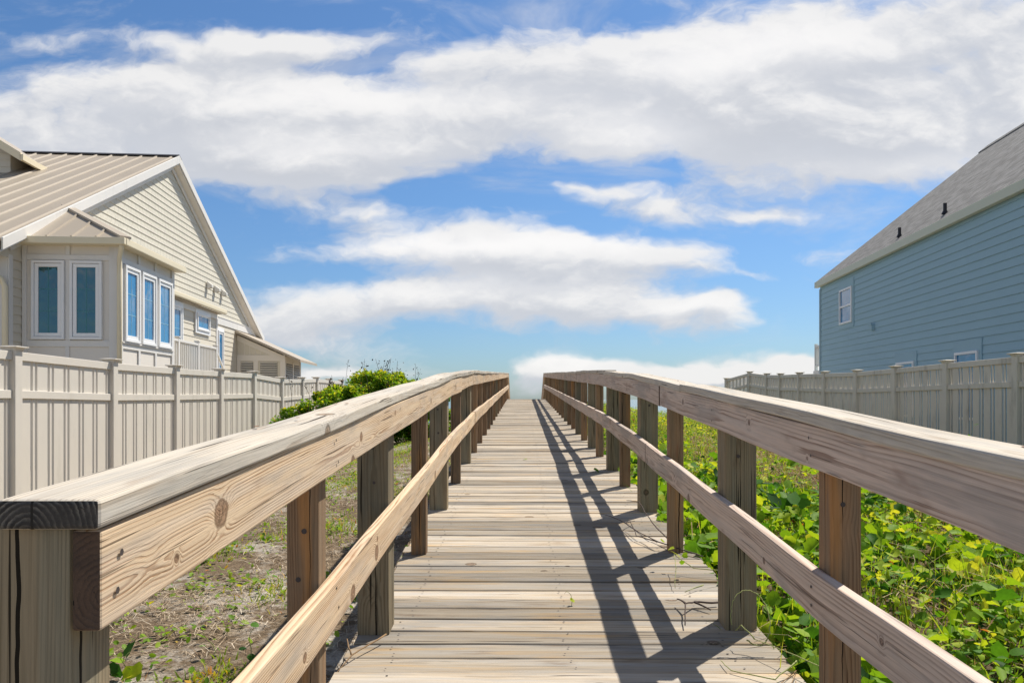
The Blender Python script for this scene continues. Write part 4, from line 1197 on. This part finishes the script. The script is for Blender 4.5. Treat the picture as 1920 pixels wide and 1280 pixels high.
twig('grey_twig', 'pale grey twig poking from the sand onto the left edge of the deck',
     [[(-.55, 3.28, .03), (-.66, 3.08, .02), (-.78, 2.85, -.08)], [(-.66, 3.08, .02), (-.70, 3.18, .05)]], .004, M_DRY)
twig('seedling', 'tiny green seedling standing up between two planks in the middle of the deck',
     [[(.30, 3.735, .0), (.295, 3.735, .05), (.275, 3.735, .075), (.262, 3.735, .06)]], .0016, M_VINE, [(.299, 3.735, .03, .03)], cat='seedling')
fl = instances('fallen_leaf', VL, VF, np.array([(.155, 9.05, deck_z(9.05) + .012)]), rots(1, .2, .1), np.array([.05]), np.array([.6]), M_VLEAF)
tag(fl, 'single small yellow green leaf lying mid deck farther up', 'leaf')
fl = instances('fallen_leaf', VL, VF, np.array([(.90, 8.0, deck_z(8.0) + .02)]), rots(1, .5, .1), np.array([.07]), np.array([.35]), M_VLEAF)
tag(fl, 'single green leaf lying on the shaded planks by the right railing', 'leaf')

# shrubs in the left background
def shrub(x, y, rx, ry, h, n, label, seed):
    g = float(ground_z(x, y)); b = empty('shrub', (x, y, g))
    tag(b, label, 'shrub', 'shrubs beyond the left railing')
    r2 = np.random.default_rng(seed)
    st = MB(); tips = []
    for k in range(16):
        a = r2.uniform(0, 6.28); rr = r2.uniform(.25, .95)
        tip = Vector((rx * rr * math.cos(a), ry * rr * math.sin(a), h * r2.uniform(.6, .98) * (1 - .3 * rr * rr)))
        p = [Vector((0.15 * math.cos(a), .15 * math.sin(a), -.05)), tip * .35 + Vector((0, 0, h * .15)), tip * .7 + Vector((r2.normal(0, .04), r2.normal(0, .04), .06)), tip]
        st.tube(p, [.018, .013, .008, .004], 5); tips.append(tip)
    st.build('branches', M_BARK, b, smooth=True)
    # foliage in clumps about the branch tips
    nc = 80
    cl = []
    for k in range(nc):
        a = r2.uniform(0, 6.28); u = math.sqrt(r2.uniform(0, 1)); zz = r2.uniform(.12, 1.0)
        lim = math.sqrt(max(0.02, 1 - (max(0, zz - .45) / .62) ** 2))
        cl.append((rx * u * lim * math.cos(a), ry * u * lim * math.sin(a), h * zz * .93, r2.uniform(.12, .24)))
    per = n // nc
    P, RR = [], []
    for (cx, cy, cz, cr) in cl:
        d = r2.normal(0, 1, (per, 3)); d /= np.linalg.norm(d, axis=1)[:, None]
        d *= (cr * r2.uniform(.25, 1.0, per) ** .6)[:, None]
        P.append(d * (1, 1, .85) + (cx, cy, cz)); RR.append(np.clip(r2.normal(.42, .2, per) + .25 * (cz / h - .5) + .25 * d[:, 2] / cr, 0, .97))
    P = np.concatenate(P); RR = np.concatenate(RR); RR = np.where(r2.uniform(0, 1, len(RR)) < .02, 1.0, RR)
    P[:, 2] = np.maximum(P[:, 2], .02)
    instances('foliage', OL, OF, P, rots(len(P), .75, .5), r2.uniform(.045, .085, len(P)), RR, M_SHRUB, b)
    # dark withered stalks standing above the leaves
    ds_, DP = MB(), []
    for k in range(7):
        a = r2.uniform(0, 6.28); rr = r2.uniform(0, .85)
        x0, y0 = rx * rr * math.cos(a), ry * rr * math.sin(a); hh = h * r2.uniform(.98, 1.16)
        p = [Vector((x0, y0, h * .5)), Vector((x0 + r2.normal(0, .04), y0, h * .85)), Vector((x0 + r2.normal(0, .10), y0, hh))]
        ds_.tube(p, [.006, .005, .003], 4)
        for q in range(9): 
            u = r2.uniform(.35, 1); t = p[1].lerp(p[2], u); DP.append((t.x + r2.normal(0, .05), t.y + r2.normal(0, .05), t.z + r2.normal(0, .03)))
    ds_.build('withered_stalks', M_TWIG, b)
    instances('withered_leaves', OL, OF, np.array(DP), rots(len(DP), 1.0, .5), r2.uniform(.025, .06, len(DP)), r2.uniform(0, 1, len(DP)), M_DEADLEAF, b)
shrub(-3.75, 15.4, 1.0, 1.2, 1.55, 15000, 'bright green leafy shrub nearest the cream fence, leftmost of the row', 1)
shrub(-2.95, 16.6, 1.0, 1.1, 1.70, 15000, 'bright green leafy shrub between the fence side shrub and the railing side shrub', 2)
shrub(-1.9, 15.6, .8, 1.0, 1.15, 8000, 'lower green shrub right behind the left railing posts', 3)
shrub(-3.35, 19.0, 1.2, 1.2, 1.86, 12000, 'taller green shrub behind the others with dark stalks above', 4)

# ------------------------------------------------------------------ light, sky, camera
SUN_EL, SUN_AZ = 56.0, 43.0          # azimuth clockwise from the walking direction (+Y)
sd = Vector((math.sin(R(SUN_AZ)) * math.cos(R(SUN_EL)), math.cos(R(SUN_AZ)) * math.cos(R(SUN_EL)), math.sin(R(SUN_EL))))
sun = bpy.data.lights.new('sun', 'SUN'); sun.energy = 5.0; sun.angle = R(.53); sun.color = (1.0, .94, .84)
so = link(bpy.data.objects.new('sun', sun)); so.rotation_euler = sd.to_track_quat('Z', 'Y').to_euler()

def build_world():
    w = bpy.data.worlds.new('World'); sc.world = w; w.use_nodes = True
    nt = NT(w.node_tree); bg = w.node_tree.nodes['Background']
    sky = nt.new('ShaderNodeTexSky', sky_type='NISHITA'); sky.sun_disc = False
    sky.sun_elevation = R(SUN_EL); sky.sun_rotation = R(SUN_AZ); sky.altitude = 0; sky.air_density = 1.0; sky.dust_density = .6; sky.ozone_density = 2.0
    dirv = nt.new('ShaderNodeTexCoord').outputs['Generated']
    # cloud field as a function of direction (tangent of bearing and of elevation)
    g = bpy.data.node_groups.new('cloud_field', 'ShaderNodeTree')
    g.interface.new_socket('P', in_out='INPUT', socket_type='NodeSocketVector')
    g.interface.new_socket('D', in_out='OUTPUT', socket_type='NodeSocketFloat')
    gt = NT(g); gi = gt.new('NodeGroupInput'); go = gt.new('NodeGroupOutput')
    P = gi.outputs[0]
    wv = gt.noise(gt.vm('MULTIPLY', P, (4.5, 9.0, 1)), 1, 4, .6, out=1)
    Pw = gt.vm('ADD', P, gt.vm('MULTIPLY', gt.vm('SUBTRACT', wv, (.5, .5, .5)), (.22, .085, 0)))
    blobs = [(.18, .040, .16, .018, .75), (.36, .034, .12, .014, .6), (.20, .262, .10, .022, .35), (.33, .250, .07, .016, .3), (.11, .285, .06, .015, .3), (-.20, .262, .05, .016, .35), (-.30, .27, .06, .012, .35), (.30, .10, .06, .014, .35), (.24, .172, .08, .014, .35),(-.56, .43, .2, .03, .3), (-.36, .432, .15, .03, .35), (.12, .40, .12, .06, .5), (.22, .465, .12, .035, .5), (.66, .50, .12, .05, .5),  # bearing tangent, elevation tangent, half sizes, weight
        (-.50, .385, .30, .055, .95), (-.26, .365, .20, .055, .95), (-.30, .318, .15, .030, .85), (-.12, .38, .13, .048, .75), (-.62, .31, .25, .05, .85), (-.17, .30, .08, .016, .45), (-.03, .375, .09, .028, .5),
        (-.42, .475, .14, .014, .55), (-.28, .478, .10, .020, .62), (-.64, .485, .10, .016, .45), (-.06, .445, .11, .020, .45),
        (.36, .435, .20, .075, .95), (.57, .47, .22, .075, 1.0), (.42, .36, .22, .055, .95), (.20, .415, .10, .05, .6), (.14, .345, .09, .025, .5), (.05, .435, .10, .030, .5), (.14, .475, .10, .025, .55),
        (.52, .300, .14, .026, .7), (.64, .37, .22, .07, .9),
        (.11, .282, .06, .015, .62), (.20, .252, .075, .017, .55), (.34, .246, .055, .014, .58), (-.19, .247, .04, .014, .45),
        (-.13, .205, .16, .030, .95), (.08, .195, .17, .030, 1.0), (.24, .200, .07, .018, .6), (-.28, .185, .07, .016, .5),
        (-.16, .128, .20, .030, .85), (.04, .140, .17, .038, .9), (.15, .112, .11, .022, .65), (.27, .127, .055, .018, .62), (-.33, .09, .12, .03, .7), (.31, .165, .05, .010, .45),
        (.075, .044, .085, .020, 1.1), (.27, .030, .15, .015, .95), (.02, .018, .08, .02, .6), (-.24, .036, .05, .010, .8), (-.17, .037, .05, .006, .45), (.40, .034, .1, .012, .8)]
    acc = None
    for (cx, cy, rx, ry, wt) in blobs:
        d = gt.vm('MULTIPLY', gt.vm('SUBTRACT', Pw, (cx, cy, 0)), (1 / rx, 1 / ry, 0))
        e = gt.math('MULTIPLY', gt.math('POWER', 2.718, gt.math('MULTIPLY', gt.vm('DOT_PRODUCT', d, d), -1.0)), wt)
        acc = e if acc is None else gt.math('ADD', acc, e)
    f1 = gt.noise(gt.vm('MULTIPLY', Pw, (4.2, 8.0, 1)), 1, 9, .57)
    f2 = gt.noise(gt.vm('MULTIPLY', Pw, (15, 26, 1)), 1, 6, .62)
    D = gt.math('ADD', gt.math('MULTIPLY', gt.math('MINIMUM', acc, 1.4), .92), gt.math('MULTIPLY', gt.math('SUBTRACT', f1, .5), 2.7))
    D = gt.math('ADD', D, gt.math('MULTIPLY', gt.math('SUBTRACT', f2, .5), .55))
    gt.l.new(D, go.inputs[0])
    x, y, z = nt.sep(dirv)
    ya = nt.math('MAXIMUM', nt.math('ABSOLUTE', y), .08)
    back = nt.math('LESS_THAN', y, 0.0)               # clear sky behind the viewer
    p = nt.comb(nt.math('DIVIDE', x, ya), nt.math('ADD', nt.math('DIVIDE', z, ya), nt.math('MULTIPLY', back, 9.0)), 0.0)
    def field(v):
        n = nt.new('ShaderNodeGroup'); n.node_tree = g; nt.put(n.inputs[0], v); return n.outputs[0]
    D0 = field(p); D1 = field(nt.vm('ADD', p, (.018, .022, 0)))
    alpha = nt.step(D0, .12, .84)
    vn = nt.noise(nt.vm('MULTIPLY', p, (3.4, 9.0, 1)), 1, 6, .6, dist=.6)
    alpha = nt.math('MAXIMUM', alpha, nt.math('MULTIPLY', nt.math('MULTIPLY', nt.step(vn, .47, .70), .50), nt.step(z, .05, .16)))
    thick = nt.step(D0, .55, 1.6)
    lit = nt.math('SUBTRACT', D0, D1)                              # > 0 where the side towards the sun thins out
    lit = nt.step(lit, -.30, .50)
    cc = nt.mix(lit, (5.7, 5.9, 6.35), (8.1, 8.0, 7.9))
    cc = nt.mix(nt.math('MULTIPLY', nt.math('MULTIPLY', thick, nt.math('SUBTRACT', 1.0, lit)), .6), cc, (5.3, 5.45, 5.8))
    hw = nt.vm('ADD', p, nt.vm('MULTIPLY', nt.vm('SUBTRACT', nt.noise(nt.vm('MULTIPLY', p, (9, 14, 1)), 1, 5, .6, out=1), (.5, .5, .5)), (.12, .06, 0)))
    hs = None
    for (hx, hy, ax, ay, wt) in ((.36, .475, .12, .030, 1.0), (.23, .445, .10, .026, .9), (.16, .355, .10, .03, .6), (-.22, .40, .22, .022, .8), (-.27, .335, .12, .018, .7), (.08, .215, .20, .016, 1.0), (-.15, .205, .16, .016, .9), (-.1, .145, .2, .014, .5), (.07, .055, .10, .012, .9), (.25, .128, .06, .012, .8), (.6, .31, .2, .02, .4)):
        d = nt.vm('MULTIPLY', nt.vm('SUBTRACT', hw, (hx, hy, 0)), (1 / ax, 1 / ay, 0))
        e = nt.math('MULTIPLY', nt.math('POWER', 2.718, nt.math('MULTIPLY', nt.vm('DOT_PRODUCT', d, d), -1.0)), wt)
        hs = e if hs is None else nt.math('ADD', hs, e)
    cc = nt.mix(nt.math('MULTIPLY', hs, .8, clamp=True), cc, (9.2, 9.0, 8.8))
    hor = nt.step(z, .0, .33)
    tint = nt.mix(hor, (.58, .765, .985), (.605, .86, 1.09))
    skyc = nt.mix(1.0, sky.outputs[0], tint, 'MULTIPLY')
    zen = nt.step(z, .50, .72, 1.0, .58)             # sky overhead, out of view, dimmed to cut fill on the deck
    skyc = nt.vm('SCALE', skyc, zen)
    c = nt.mix(nt.math('MULTIPLY', alpha, .95), skyc, cc)
    # unseen broken cloud added behind the viewer, above roof height, to neutralize blue fill
    ov = nt.noise(nt.vm('MULTIPLY', dirv, (3.0, 3.0, 4.0)), 1, 6, .6)
    ov = nt.math('MULTIPLY', nt.math('MULTIPLY', nt.step(ov, .40, .56), nt.step(z, .28, .42)), nt.math('MULTIPLY', nt.step(y, .05, -.15), nt.step(z, .75, .5)))
    c = nt.mix(nt.math('MULTIPLY', ov, .9), c, (6.8, 6.7, 6.6))
    nt.put(bg.inputs[0], c); bg.inputs[1].default_value = .090
    w.cycles.sampling_method = 'MANUAL'; w.cycles.sample_map_resolution = 512
build_world()

cam = bpy.data.cameras.new('camera'); co = link(bpy.data.objects.new('camera', cam))
co.location = (0, 0, 0); co.rotation_euler = (R(90), 0, 0)
cam.sensor_width = 36; cam.lens = 36 * 1405 / 1920
cam.shift_x = 0; cam.shift_y = 108 / 1920
cam.clip_start = .05; cam.clip_end = 12000
sc.camera = co
vs = sc.view_settings
vs.view_transform = 'Standard'; vs.look = 'None'; vs.exposure = 0.3; vs.gamma = 1; vs.use_curve_mapping = False
sc.render.engine = 'CYCLES'
sc.cycles.max_bounces = 6; sc.cycles.transmission_bounces = 4; sc.cycles.transparent_max_bounces = 4
sc.cycles.use_denoising = True
